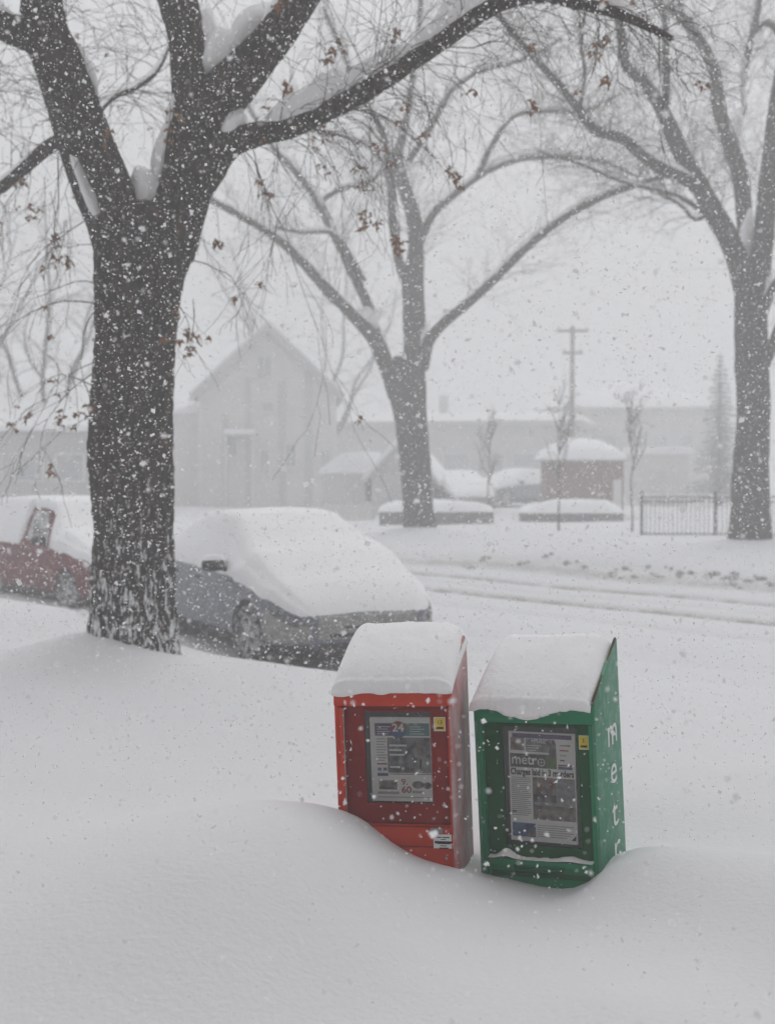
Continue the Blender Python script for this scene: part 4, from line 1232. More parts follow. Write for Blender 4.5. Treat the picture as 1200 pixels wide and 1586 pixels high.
# ---- green box
GW, GD, GF, GP = .50, .42, 1.055, 1.262
green = empty('newspaper_box', base_pose(922, 5.0, GW, R(2.9), R(23), GF, .045), (0, R(-2.9), R(-23)))
tag(green, 'green newspaper box with white letters down its side', 'newspaper box', 'newspaper boxes in the drift')
roofz = lambda y: GF + (GP - GF - .035) * y / GD - .01
pr = [(0, 0), (GD, 0), (GD, GP), (GD - .012, GP), (-.002, GF + .012), (-.006, GF - .01)]
prl = [(0, 0), (GD, 0), (GD, GP - .03), (-.002, GF - .004), (-.006, GF - .02)]
for sx, x0, x1 in ((-1, -GW / 2, -GW / 2 + .014), (1, GW / 2 - .014, GW / 2)):
    sp = profile_panel('side_panel', pr if sx == 1 else prl, x0, x1, M['green_side'], green, .003)
    if sx == -1: continue
    # worn, rusty top edge of the panel
    mb = MB(); xc = (x0 + x1) / 2
    mb.tube([(xc, -.006, GF - .03), (xc, -.004, GF + .012), (xc, GD * .5, (GF + GP) / 2 + .002), (xc, GD - .006, GP + .002), (xc, GD - .002, GP - .05)], .006, 6)
    mb.build('rusty_edge', M['rust'], sp, smooth=True)
    if sx == 1:
        for ch, zc, sz in (('m', .850, .15), ('e', .690, .15), ('t', .515, .15), ('r', .370, .15), ('o', .20, .15)):
            me, a, b = text_mesh(ch, sz, M['white_print'], xscale=1.0)
            o = link('letter', me, sp, (GW / 2 + .0012, GD * .56, zc), (math.pi / 2, 0, math.pi / 2))
            wd = .15 if ch == 'm' else .10
            o.scale = (wd / (b - a), 1.15, 1); o.location.y = GD * .60 - wd / 2
mb = MB(); mb.box(-GW/2+.014, GW/2-.014, GD-.012, GD-.002, 0, GP-.03); mb.build('back_panel', M['green'], green)
mb = MB(); mb.prism([(0.0, GF-.02), (GD-.014, GP-.055), (GD-.014, GP-.037), (0.0, GF-.002)], 'x', -GW/2+.0145, GW/2-.0145); mb.build('roof', M['green'], green)
mb = MB(); mb.prism([(-.014, GF-.075), (.012, GF-.082), (.012, GF+.002), (-.004, GF+.002), (-.014, GF-.008)], 'x', -GW/2+.002, GW/2-.002); mb.build('fascia', M['green'], green, bevel=.004)
# recessed door with a window
DY = .028
zd0, zd1 = .425, GF - .083
door = empty('door'); door.parent = green
wx0, wx1, wz0, wz1 = -.145, .165, .475, .955
mb = MB(); mb.box(-GW/2+.03, wx0, DY, DY+.006, zd0, zd1); mb.box(wx1, GW/2-.03, DY, DY+.006, zd0, zd1)
mb.box(wx0, wx1, DY, DY+.006, zd0, wz0); mb.box(wx0, wx1, DY, DY+.006, wz1, zd1)
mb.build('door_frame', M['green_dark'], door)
mb = MB(); mb.box(wx0+.001, wx1-.001, DY+.003, DY+.004, wz0+.001, wz1-.001); mb.build('window_pane', M['pane'], door)
mb = MB()
for a in ((wx0-.008, wx0, wz0-.008, wz1+.008), (wx1, wx1+.008, wz0-.008, wz1+.008)): mb.box(a[0], a[1], DY-.004, DY-.0005, a[2], a[3])
for a in ((wz0-.008, wz0), (wz1, wz1+.008)): mb.box(wx0, wx1, DY-.004, DY-.0005, a[0], a[1])
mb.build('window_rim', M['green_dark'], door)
mb = MB(); mb.box(-GW/2+.014, -GW/2+.030, -.004, DY+.02, 0, GF-.08); mb.build('door_jamb', M['green'], green, bevel=.003)
mb = MB(); mb.box(GW/2-.030, GW/2-.014, -.004, DY+.02, 0, GF-.08); mb.build('door_jamb', M['green'], green, bevel=.003)
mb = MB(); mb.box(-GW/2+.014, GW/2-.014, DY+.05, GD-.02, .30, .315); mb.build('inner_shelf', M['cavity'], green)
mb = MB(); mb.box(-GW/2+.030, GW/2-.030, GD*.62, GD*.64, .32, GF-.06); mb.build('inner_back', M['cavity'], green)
mb = MB(); mb.box(-GW/2+.031, GW/2-.031, -.010, DY+.018, .400, .4235); mb.build('ledge', M['green'], green, bevel=.003)
mb = MB(); mb.tube([(-.10, -.012, .402), (-.10, -.022, .395), (.10, -.022, .395), (.10, -.012, .402)], .006, 8); mb.build('pull_handle', M['green_dark'], green, smooth=True)
mb = MB(); mb.box(-GW/2+.031, GW/2-.031, .004, .022, 0, .399); mb.build('lower_panel', M['green'], green, bevel=.003)
mb = MB(); mb.box(-GW/2+.045, GW/2-.045, -.002, .0035, .355, .375); mb.build('trim_strip', M['green_dark'], green, bevel=.002)
mb = MB(); mb.box(-GW/2+.045, -GW/2+.060, -.002, .0035, .05, .340); mb.build('trim_strip', M['green_dark'], green, bevel=.002)
# sticker and ledge snow
st = sheet_box('sticker', M['white_print'], green, .172, .214, DY - .001, .872, .928)
sheet_box('sticker_face', M['yellow'], st, .175, .211, DY - .0018, .875, .925)
front_text('sticker_print', '3', .022, M['ink'], st, .186, DY - .0028, .900)
sheet_box('sticker_bar', M['ink'], st, .180, .206, DY - .0024, .881, .889)
mb = MB()
V, F = [], []
for i in range(41):
    a = i / 40; x = -GW / 2 + .034 + (GW - .068) * a
    h_ = .030 * math.exp(-((a - .17) / .08) ** 2) + .014 * math.exp(-((a - .78) / .10) ** 2) + .006 + .003 * mnoise.noise(Vector((x * 40, 0, 0)))
    for k in range(6):
        b = k / 5; V.append((x, -.009 + (DY + .006) * b, .4236 + h_ * (.25 + .75 * math.sin(math.pi * min(1, b * .9 + .1) * .5))))
for i in range(40):
    for k in range(5):
        q = i * 6 + k; F.append((q, q + 6, q + 7, q + 1))
mb.add(V, F); mb.build('ledge_snow', M['snow_cap'], green, smooth=True)
def hang_g(x):
    return .030 * max(0, math.exp(-((x + .02) / .09) ** 2)) + .014 * max(0, mnoise.noise(Vector((x * 14, 3, 0)))) + .007
snow_cap(green, GW, 0.0, roofz, GD, .084, 4.0, .026, hang_g, x_in=.012, tail=.01, x_left=-.012)

# ---- red box
RW, RD, RF, RP = .48, .42, 1.115, 1.272
red = empty('newspaper_box', base_pose(700, 5.05, RW, R(2.1), R(12), RF, .055), (0, R(-2.1), R(-12)))
tag(red, 'red newspaper box half buried in the drift', 'newspaper box', 'newspaper boxes in the drift')
def rroof(y):
    t = min(1, max(0, y / RD)); return RF - .01 + (RP - RF - .03) * (t ** .8)
pr = [(0, 0), (RD, 0), (RD, RP - .10), (RD - .008, RP - .04), (RD - .035, RP - .006), (RD - .07, RP), (RD - .11, RP - .012), (RD * .45, RP - .065), (RD * .2, RF + .045), (.0, RF + .004), (-.006, RF - .02)]
for sx, x0, x1 in ((-1, -RW/2, -RW/2+.016), (1, RW/2-.016, RW/2)):
    profile_panel('side_panel', pr, x0, x1, M['red_frost'] if sx == 1 else M['red'], red, .005)
mb = MB(); mb.box(-RW/2+.016, RW/2-.016, RD-.012, RD-.002, 0, RP-.06); mb.build('back_panel', M['red'], red)
mb = MB(); mb.prism([(.0, RF-.03), (RD*.5, RP-.10), (RD-.013, RP-.055), (RD-.013, RP-.040), (RD*.5, RP-.082), (.0, RF-.012)], 'x', -RW/2+.0165, RW/2-.0165); mb.build('roof', M['red'], red)
mb = MB(); mb.prism([(-.020, RF-.075), (.012, RF-.082), (.012, RF-.002), (.0, RF-.001), (-.016, RF-.012)], 'x', -RW/2+.001, RW/2-.001); mb.build('fascia', M['red'], red, bevel=.006)
DY2 = .026
zd0, zd1 = .560, RF - .083
door = empty('door'); door.parent = red
wx0, wx1, wz0, wz1 = -.125, .145, .640, 1.010
mb = MB(); mb.box(-RW/2+.036, wx0, DY2, DY2+.006, zd0, zd1); mb.box(wx1, RW/2-.022, DY2, DY2+.006, zd0, zd1)
mb.box(wx0, wx1, DY2, DY2+.006, zd0, wz0); mb.box(wx0, wx1, DY2, DY2+.006, wz1, zd1)
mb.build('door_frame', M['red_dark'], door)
mb = MB(); mb.box(wx0+.001, wx1-.001, DY2+.003, DY2+.004, wz0+.001, wz1-.001); mb.build('window_pane', M['pane'], door)
mb = MB()
for a in ((wx0-.007, wx0, wz0-.007, wz1+.007), (wx1, wx1+.007, wz0-.007, wz1+.007)): mb.box(a[0], a[1], DY2-.004, DY2-.0005, a[2], a[3])
for a in ((wz0-.007, wz0), (wz1, wz1+.007)): mb.box(wx0, wx1, DY2-.004, DY2-.0005, a[0], a[1])
mb.build('window_rim', M['red_dark'], door)
for x0, x1 in ((-RW/2+.016, -RW/2+.034), (RW/2-.022, RW/2-.016)):
    mb = MB(); mb.box(x0, x1, -.004, DY2+.02, 0, RF-.084); mb.build('door_jamb', M['red'], red, bevel=.002)
mb = MB(); mb.box(-RW/2+.034, -RW/2+.038, -.002, .002, .3, RF-.09); mb.build('jamb_strip', M['chrome'], red)
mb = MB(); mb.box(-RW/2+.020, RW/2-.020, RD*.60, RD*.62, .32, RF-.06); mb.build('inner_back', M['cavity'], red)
mb = MB(); mb.box(-RW/2+.035, RW/2-.023, .000, .034, .475, .557); mb.build('upper_drawer', M['red'], red, bevel=.005)
mb = MB(); mb.box(-RW/2+.035, RW/2-.023, .006, .034, 0, .471); mb.build('lower_panel', M['red'], red, bevel=.005)
mb = MB(); mb.box(.135, .185, -.010, -.0005, .530, .552); mb.build('latch', M['chrome'], red, bevel=.003)
mb = MB(); mb.box(-RW/2+.038, RW/2-.026, -.003, -.0005, .553, .557); mb.build('trim_strip', M['red_dark'], red)
mb = MB(); mb.tube([(.195, .008, .432), (.195, -.004, .432)], .006, 10); mb.build('screw', M['chrome'], red)
st = sheet_box('sticker', M['white_print'], red, .158, .205, DY2 - .001, .932, .988)
sheet_box('sticker_face', M['yellow'], st, .1615, .2015, DY2 - .0018, .9355, .9845)
front_text('sticker_print', '13', .022, M['ink'], st, .171, DY2 - .0028, .960)
sheet_box('sticker_bar', M['ink'], st, .167, .196, DY2 - .0024, .941, .949)
lb = sheet_box('address_label', M['white_print'], red, .145, .225, -.0012, .470, .526)
for k, (x0, x1, h_) in enumerate(((.160, .210, .004), (.175, .195, .003), (.150, .220, .009), (.160, .212, .003), (.172, .198, .003), (.168, .204, .005))):
    sheet_box('label_print', M['ink'], lb, x0, x1, -.002, .516 - k * .0085 - h_, .516 - k * .0085)
def hang_r(x): return .006 + .010 * max(0, mnoise.noise(Vector((x * 12, 8, 0)))) + .012 * math.exp(-((x + .20) / .05) ** 2)
snow_cap(red, RW, 0.0, rroof, RD, .098, 9.0, .032, hang_r, x_in=-.004, tail=.02)

# ---- newspapers behind the panes
def newspaper(box, label, x0, x1, z0, z1, y, tilt=0.0):
    o = empty('newspaper', (0, 0, 0)); tag(o, label, 'newspaper', 'newspapers in the box windows')
    o.matrix_world = box.matrix_basis @ Matrix.Translation((x0, y, z0)) @ Matrix.Rotation(tilt, 4, 'Y')
    W_, H_ = x1 - x0, z1 - z0
    mb = MB(); mb.box(0, W_, 0, .012, 0, H_); mb.build('front_page', M['paper'], o, bevel=.001)
    def blk(name, m, a, b, c, d, lift=1):
        return sheet_box(name, M[m], o, a * W_, b * W_, -.0004 * lift, c * H_, d * H_, .0003)
    return o, W_, H_, blk
n1, W1, H1, blk = newspaper(red, 'folded paper with purple and teal banner in the red box', -.105, .142, .646, .985, DY2 + .0075)
blk('purple_banner', 'purple_print', .08, .40, .78, .93); blk('teal_banner', 'teal_print', .55, .98, .78, .93)
mb = MB(); mb.prism([(.47 * W1 + .034 * math.cos(t * math.pi / 16), .855 * H1 + .034 * math.sin(t * math.pi / 16)) for t in range(32)], 'y', -.0016, -.0009); mb.build('round_logo', M['red_print'], n1)
mb = MB(); mb.prism([(.47 * W1 + .034 * math.cos(math.pi + math.pi * t / 15), .845 * H1 + .030 * math.sin(math.pi + math.pi * t / 15)) for t in range(16)], 'y', -.0022, -.0017); mb.build('logo_swoosh', M['blue_print'], n1)
front_text('headline', '24', .044, M['white_print'], n1, .37 * W1, -.0030, .835 * H1, .048, bold=.0012)
for k in range(4): blk('banner_line', 'white_print', .12, .30 + .05 * (k % 2), .80 + .028 * k, .808 + .028 * k, 3)
for k in range(4): blk('banner_line', 'white_print', .66, .90 - .06 * (k % 2), .80 + .028 * k, .808 + .028 * k, 3)
blk('main_photo', 'photo_dark', .28, .99, .34, .76)
mb = MB(); mb.prism([(.70*W1,.345*H1),(.96*W1,.345*H1),(.99*W1,.47*H1),(.90*W1,.54*H1),(.80*W1,.52*H1),(.74*W1,.48*H1)], 'y', -.0014, -.0010); mb.build('pictured_figure', M['photo_light'], n1)
mb = MB(); mb.prism([(.79*W1,.345*H1),(.83*W1,.345*H1),(.845*W1,.50*H1),(.815*W1,.51*H1)], 'y', -.0020, -.0016); mb.build('pictured_tie', M['ink'], n1)
mb = MB(); mb.prism([(.79*W1+.022*math.cos(t*math.pi/10), .60*H1+.030*math.sin(t*math.pi/10)) for t in range(20)], 'y', -.0014, -.0010); mb.build('pictured_head', M['photo_brown'], n1)
for k, (a, z) in enumerate(((.60, .655), (.52, .60), (.56, .545), (.48, .40))): blk('photo_caption', 'white_print', .31, a, z, z + .022, 4)
for k in range(9): blk('column_line', 'ink_grey', .10, .26 - .03 * (k % 3 == 2), .735 - .032 * k, .748 - .032 * k)
blk('column_heading', 'red_print', .10, .27, .435, .455)
blk('column_picture', 'blue_print', .11, .17, .365, .40); blk('column_picture', 'blue_print', .20, .26, .365, .40); blk('column_heading', 'purple_print', .10, .28, .30, .335)
blk('brown_rule', 'photo_brown', .30, .99, .320, .330)
blk('advertisement', 'photo_brown', .12, .42, .14, .25); blk('advertisement_line', 'ink_grey', .10, .45, .085, .115)
front_text('price', '60', .036, M['red_print'], n1, .49 * W1, -.0012, .105 * H1, .040, bold=.001)
front_text('price', '9.', .034, M['red_print'], n1, .49 * W1, -.0012, .20 * H1, .026, bold=.001)
def oval(cx, cz, rx, rz, m):
    mb = MB(); mb.prism([(cx*W1+rx*W1*math.cos(t*math.pi/12), cz*H1+rz*H1*math.sin(t*math.pi/12)) for t in range(24)], 'y', -.0010, -.0004); mb.build('pictured_car', M[m], n1)
oval(.77, .20, .10, .045, 'photo_brown'); oval(.92, .19, .07, .04, 'photo_dark'); blk('advertisement_line', 'ink_grey', .66, .84, .10, .13); blk('advertisement_line', 'ink_grey', .10, .95, .045, .055)

n2, W2, H2, blk = newspaper(green, 'paper with large murder headline in the green box', -.128, .148, .492, .935, DY + .0075, R(1.0))
blk('top_strip', 'purple_print', .06, .95, .945, .985)
blk('teaser_photo', 'photo_brown', .03, .24, .83, .945); blk('teaser_panel', 'photo_light', .26, .68, .82, .94)
front_text('teaser_print', '+PULL', .024, M['white_print'], n2, .34 * W2, -.0014, .905 * H2, .062, bold=.0006)
for k in range(3): blk('teaser_line', 'white_print', .28, .50 - .04 * k, .875 - .022 * k, .882 - .022 * k, 3)
mb = MB(); mb.prism([(.60*W2,.78*H2),(.72*W2,.78*H2),(.715*W2,.90*H2),(.69*W2,.94*H2),(.665*W2,.935*H2),(.655*W2,.90*H2),(.58*W2,.93*H2),(.57*W2,.915*H2),(.63*W2,.87*H2)], 'y', -.0022, -.0016); mb.build('pictured_figure', M['photo_dark'], n2)
for k in range(4): blk('side_print', ('photo_brown', 'red_print', 'ink_grey', 'ink')[k], .77, .93 - .03 * k, .885 - .045 * k, .897 - .045 * k)
blk('flag_print', 'blue_print', .74, .95, .675, .70, 2); blk('flag_print', 'red_print', .74, .95, .705, .718, 2)
blk('masthead', 'olive_print', .02, .58, .675, .80); blk('masthead_end', 'green_print', .582, .72, .675, .80)
front_text('masthead_name', 'metr', .058, M['white_print'], n2, .04 * W2, -.0016, .705 * H2, .105, bold=.0008)
def ring(cx, cz, r, t, m, nm):
    v, f = [], []
    for k in range(24):
        a = 2 * math.pi * k / 24
        for rr in (r - t, r): v.append((cx + rr * math.cos(a), -.0016, cz + rr * math.sin(a)))
    for k in range(24):
        k2 = (k + 1) % 24; f.append((k * 2, k * 2 + 1, k2 * 2 + 1, k2 * 2))
    mb = MB(); mb.add(v, f)
    mb.box(cx - r, cx + r, -.0017, -.0015, cz - .0008, cz + .0008); mb.box(cx - .0008, cx + .0008, -.0017, -.0015, cz - r, cz + r)
    mb.build(nm, M[m], n2)
ring(.04 * W2 + .105 + .020, .728 * H2, .016, .0035, 'white_print', 'masthead_globe')
front_text('headline', 'Charges laid in 3 murders', .036, M['ink'], n2, .02 * W2, -.0008, .608 * H2, .262, bold=.0011)
blk('lead_photo', 'photo_brown', .35, .985, .205, .59)
for i, (a, b, c, d, m) in enumerate(((.36, .80, .36, .44, 'photo_dark'), (.70, .98, .34, .58, 'photo_light'), (.36, .98, .335, .365, 'photo_light'), (.45, .47, .44, .58, 'red_print'), (.62, .64, .43, .58, 'red_print'))):
    blk('photo_area', m, a, b, c, d, 2 + .3 * i)
mb = MB(); mb.prism([(.36*W2,.21*H2),(.98*W2,.21*H2),(.98*W2,.25*H2),(.36*W2,.33*H2)], 'y', -.0028, -.0024); mb.build('photo_area', M['photo_brown'], n2)
for k in range(20): blk('column_line', 'ink_grey', .03, .32 - .04 * (k % 4 == 3), .575 - .018 * k, .583 - .018 * k)
blk('byline', 'ink', .03, .10, .262, .272)
blk('blue_advert', 'blue_print', .03, .38, .04, .165); blk('advert_photo', 'photo_brown', .26, .37, .05, .10, 2)
for k in range(6): blk('footer_line', 'ink_grey', .41, .95 - .05 * (k % 3), .15 - .02 * k, .157 - .02 * k)
mb = MB(); mb.prism([(.91*W2,.035*H2),(.98*W2,.035*H2),(.98*W2,.08*H2)], 'y', -.0014, -.0008); mb.build('corner_mark', M['ink'], n2)

# ------------------------------------------------------------------ unseen block behind the camera, added to shade the near snow and box fronts
def build_shade_block():
    t = empty('added_shade_block', (0, -2.2, 0)); tag(t, 'unseen block added behind the camera to shade the near snow', 'building')
    mb = MB(); mb.box(-34, 34, -10, -.31, 0, 16.5); mb.build('wall', M['shade_block_wall'], t)
    for fl in range(5):
        z = .9 + fl * 3.2
        for i in range(14):
            x = -31 + i * 4.6
            fr = MB(); w, h = 2.2, 1.7
            for q in ((-.1, 0, -.1, h + .1), (w, w + .1, -.1, h + .1)): fr.box(x + q[0], x + q[1], -.309, -.22, z + q[2], z + q[3])
            for q in ((-.1, 0), (h, h + .1)): fr.box(x, x + w, -.309, -.22, z + q[0], z + q[1])
            win = fr.build('window', M['stone'], t)
            mb = MB(); mb.box(x, x + w, -.308, -.28, z, z + h); mb.build('pane', M['glass_dark'], win)
    mb = MB(); mb.box(-34.2, 34.2, -10.2, -.05, 16.503, 17.0); mb.build('cornice', M['stone'], t)
    mb = MB(); mb.box(-34, 34, -10, -.2, 17.003, 17.3); mb.build('roof_snow', M['snow_cap'], t, bevel=.1)
build_shade_block()

# ------------------------------------------------------------------ fence
def fence():
    d = 35.5
    a = at(993, 825, d); b = at(1330, 826, d - .4)
    L = (b - a).length
    ang = math.atan2(b.y - a.y, b.x - a.x)
    zb = G(a.x, a.y) - .15
    t = empty('iron_fence', (a.x, a.y, zb), (0, 0, ang)); tag(t, 'black iron picket fence beyond the right elm', 'fence')
    H = at(993, 768, d).z - zb
    pm = MB(); pm.box(-.035, .035, -.035, .035, 0, H + .07); pm.prism([(-.045, H + .07), (.045, H + .07), (0, H + .14)], 'y', -.045, .045)
    post = pm.build('post', M['iron'], t).data
    sp = 112 * d / FPX
    k = 1
    while k * sp < L: link('post', post, t, (k * sp, 0, 0)); k += 1
    for z in (H - .02, H - .16, .18):
        mb = MB(); mb.box(.036, L, -.016, .016, z - .016, z + .016); mb.build('rail', M['iron'], t)
    pk = MB(); pk.box(-.009, .009, -.008, .008, .02, H - .04)
    pic = None; x = .12
    while x < L - .05:
        if abs((x + sp / 2) % sp - sp / 2) > .06:
            if pic is None: pic = pk.build('picket', M['iron'], t, loc=(x, 0, 0)).data
            else: link('picket', pic, t, (x, 0, 0))
        x += .121
    mb = MB()                                          # a thin line of snow along the top rail
    V, F = [], []
    n = 60
    for i in range(n + 1):
        xx = .05 + (L - .1) * i / n
        h_ = .035 * (1 + .7 * mnoise.noise(Vector((xx * 2, 0, 0))))
        for yy, zz in ((-.018, 0), (-.012, h_ * .8), (0, h_), (.012, h_ * .8), (.018, 0)): V.append((xx, yy, H - .003 + zz))
    for i in range(n):
        for k in range(4): F.append((i * 5 + k, (i + 1) * 5 + k, (i + 1) * 5 + k + 1, i * 5 + k + 1))
    mb.add(V, F); mb.build('rail_snow', M['snow_cap'], t, smooth=True)
fence()

# ------------------------------------------------------------------ buildings
def roof_slab_snow(mb_pts, th):
    pass

def house():
    d = 60.0
    k = d / FPX
    c = at(415, 720, d)
    zb = G(c.x, d) - .2
    t = empty('gabled_house', (c.x, d, zb), (0, 0, R(4))); tag(t, 'tall pale gabled house fading into the snowfall behind the grey car', 'house')
    hw = 103 * k; depth = 9.0
    zp = at(415, 503, d).z - zb; ze = at(415, 600, d).z - zb
    sl = (zp - ze) / (hw)
    mb = MB(); mb.prism([(-hw, 0), (hw, 0), (hw, ze), (0, zp - .1), (-hw, ze)], 'y', 0, depth); mb.build('wall', M['siding'], t)
    oh = .45; th = .18
    for sg in (-1, 1):
        x1 = sg * (hw + oh); z1 = ze - sl * oh
        mb = MB(); mb.prism([(0, zp - .1), (x1, z1 - .1), (x1, z1 + th - .1), (0, zp + th - .1)], 'y', -.45, depth + .3); rf = mb.build('roof', M['siding_dark'], t)
        mb = MB(); mb.prism([(0, zp + th - .097), (x1, z1 + th - .097), (x1 - sg * .05, z1 + th + .08), (0, zp + th + .12)], 'y', -.40, depth + .25); mb.build('roof_snow', M['snow_cap'], rf, bevel=.04)
        mb = MB(); mb.prism([(0, zp - .12), (x1, z1 - .12), (x1, z1 - .28), (0, zp - .30)], 'y', -.46, -.42); mb.build('barge_board', M['siding_dark'], t)
    # vertical darker boards on the front and corner trim
    for px, w, y0, y1 in ((385, 9, 585, 800), (437, 12, 590, 800), (478, 12, 570, 800), (350, 10, 640, 800)):
        x = (px - 415) * k; mb = MB(); z1 = at(415, y0, d).z - zb; z1 = min(z1, zp - sl * abs(x) - .35)
        mb.box(x - w * k / 2, x + w * k / 2, -.03, -.004, .1, z1); mb.build('vertical_board', M['siding_dark'], t)
    for sg in (-1, 1):
        mb = MB(); mb.box(sg * hw - .1, sg * hw + .1, -.05, .05, 0, ze - .05); mb.build('corner_board', M['trim'], t)
    for px, py, w, h in ((410, 570, 20, 34), (415, 630, 14, 12), (410, 715, 12, 34), (450, 705, 14, 34), (503, 715, 11, 32), (360, 690, 14, 34)):
        x = (px - 415) * k; z = at(415, py, d).z - zb; w *= k; h *= k
        fr = MB()
        for a in ((-w/2-.09, -w/2, -h/2-.09, h/2+.09), (w/2, w/2+.09, -h/2-.09, h/2+.09)): fr.box(x + a[0], x + a[1], -.07, -.001, z + a[2], z + a[3])
        for a in ((-h/2-.09, -h/2), (h/2, h/2+.09)): fr.box(x - w/2, x + w/2, -.07, -.001, z + a[0], z + a[1])
        fr.box(x - .025, x + .025, -.06, -.012, z - h/2, z + h/2)
        win = fr.build('window', M['trim'], t)
        mb = MB(); mb.box(x - w/2, x + w/2, -.011, -.0015, z - h/2, z + h/2); mb.build('pane', M['window_glass'], win)
        mb = MB(); mb.box(x - w/2 - .12, x + w/2 + .12, -.14, -.072, z - h/2 - .14, z - h/2 - .09); mb.build('sill', M['trim'], win)
    # low wing on the left with a snowy roof, and the porch line
    xl = (262 - 415) * k
    z2 = at(415, 640, d).z - zb
    mb = MB(); mb.box(xl, -hw - .11, .6, depth, 0, z2); mb.build('side_wing', M['siding'], t)
    mb = MB(); mb.prism([(xl - .2, z2 + .003), (-hw - .11, z2 + .003), (-hw - .11, z2 + .55), (xl + .3, z2 + .2)], 'y', .4, depth); mb.build('wing_roof_snow', M['snow_cap'], t, bevel=.04)
    mb = MB(); z = at(415, 673, d).z - zb; mb.box((350-415)*k, (395-415)*k, -1.2, -.06, z - .1, z); pr_ = mb.build('porch_roof', M['siding_dark'], t)
    mb = MB(); mb.prism([(-1.22, z + .003), (-.06, z + .003), (-.06, z + .26), (-1.1, z + .2)], 'x', (349-415)*k, (396-415)*k); mb.build('porch_snow', M['snow_cap'], pr_, bevel=.03)
    for px in (352, 393):
        mb = MB(); x = (px - 415) * k; mb.box(x - .06, x + .06, -1.15, -1.03, 0, z - .1); mb.build('porch_post', M['trim'], t)
house()

def garage():
    d = 50.0; k = d / FPX
    p = at(575, 740, d)
    zb = G(p.x, d) - .2
    t = empty('garage', (p.x, d, zb), (0, 0, R(-8))); tag(t, 'small garage with snowy roof between gabled house and middle elm', 'garage')
    ze = at(575, 738, d).z - zb; zp = at(575, 690, d).z - zb; hw = 46 * k; dep = 5.0
    xo = hw
    mb = MB(); mb.prism([(0, 0), (2 * hw, 0), (2 * hw, ze), (hw, zp), (0, ze)], 'y', 0, dep); mb.build('wall', M['stucco'], t)
    for sg in (-1, 1):
        x1 = hw + sg * (hw + .35); z1 = ze - .35 * (zp - ze) / hw
        mb = MB(); mb.prism([(hw, zp), (x1, z1), (x1, z1 + .14), (hw, zp + .14)], 'y', -.3, dep + .2); rf = mb.build('roof', M['siding_dark'], t)
        mb = MB(); mb.prism([(hw, zp + .143), (x1, z1 + .143), (x1 - sg * .06, z1 + .38), (hw, zp + .46)], 'y', -.26, dep + .15); mb.build('roof_snow', M['snow_cap'], rf, bevel=.05)
    # side lean-to roof of snow reaching left
    mb = MB(); mb.box(-2.1, -.36, .9, dep, 0, ze + .1); mb.build('lean_to', M['stucco'], t)
    mb = MB(); mb.prism([(-2.25, ze + .103), (-.36, ze + .103), (-.36, ze + 1.0), (-1.3, ze + .9), (-2.1, ze + .35)], 'y', .7, dep); mb.build('lean_to_snow', M['snow_cap'], t, bevel=.06)
    for i in range(5):
        mb = MB(); mb.box(.35, 2 * hw - .35, -.04, -.003, .1 + i * .42, .1 + i * .42 + .40); mb.build('door_panel', M['siding_dark'], t)
garage()
def garden_wall():
    d = 47.0; a = at(500, 782, d); b = at(578, 782, d); zb = G(a.x, d) - .1
    t = empty('board_fence', (a.x, d, zb)); tag(t, 'grey board fence between gabled house and garage', 'fence')
    H = at(540, 780, d).z - zb; L = b.x - a.x; n = 9
    bm_ = MB(); bm_.box(0, L / n - .02, -.015, .015, 0, H)
    me = bm_.build('board', M['siding'], t).data
    for i in range(1, n): link('board', me, t, (i * L / n, 0, 0))
    for x in (0, L):
        mb = MB(); mb.box(x - .06, x + .06, .016, .12, 0, H + .1); mb.build('post', M['siding_dark'], t)
    mb = MB(); mb.box(-.05, L + .05, -.05, .05, H + .002, H + .08); mb.build('rail', M['siding_dark'], t)
garden_wall()

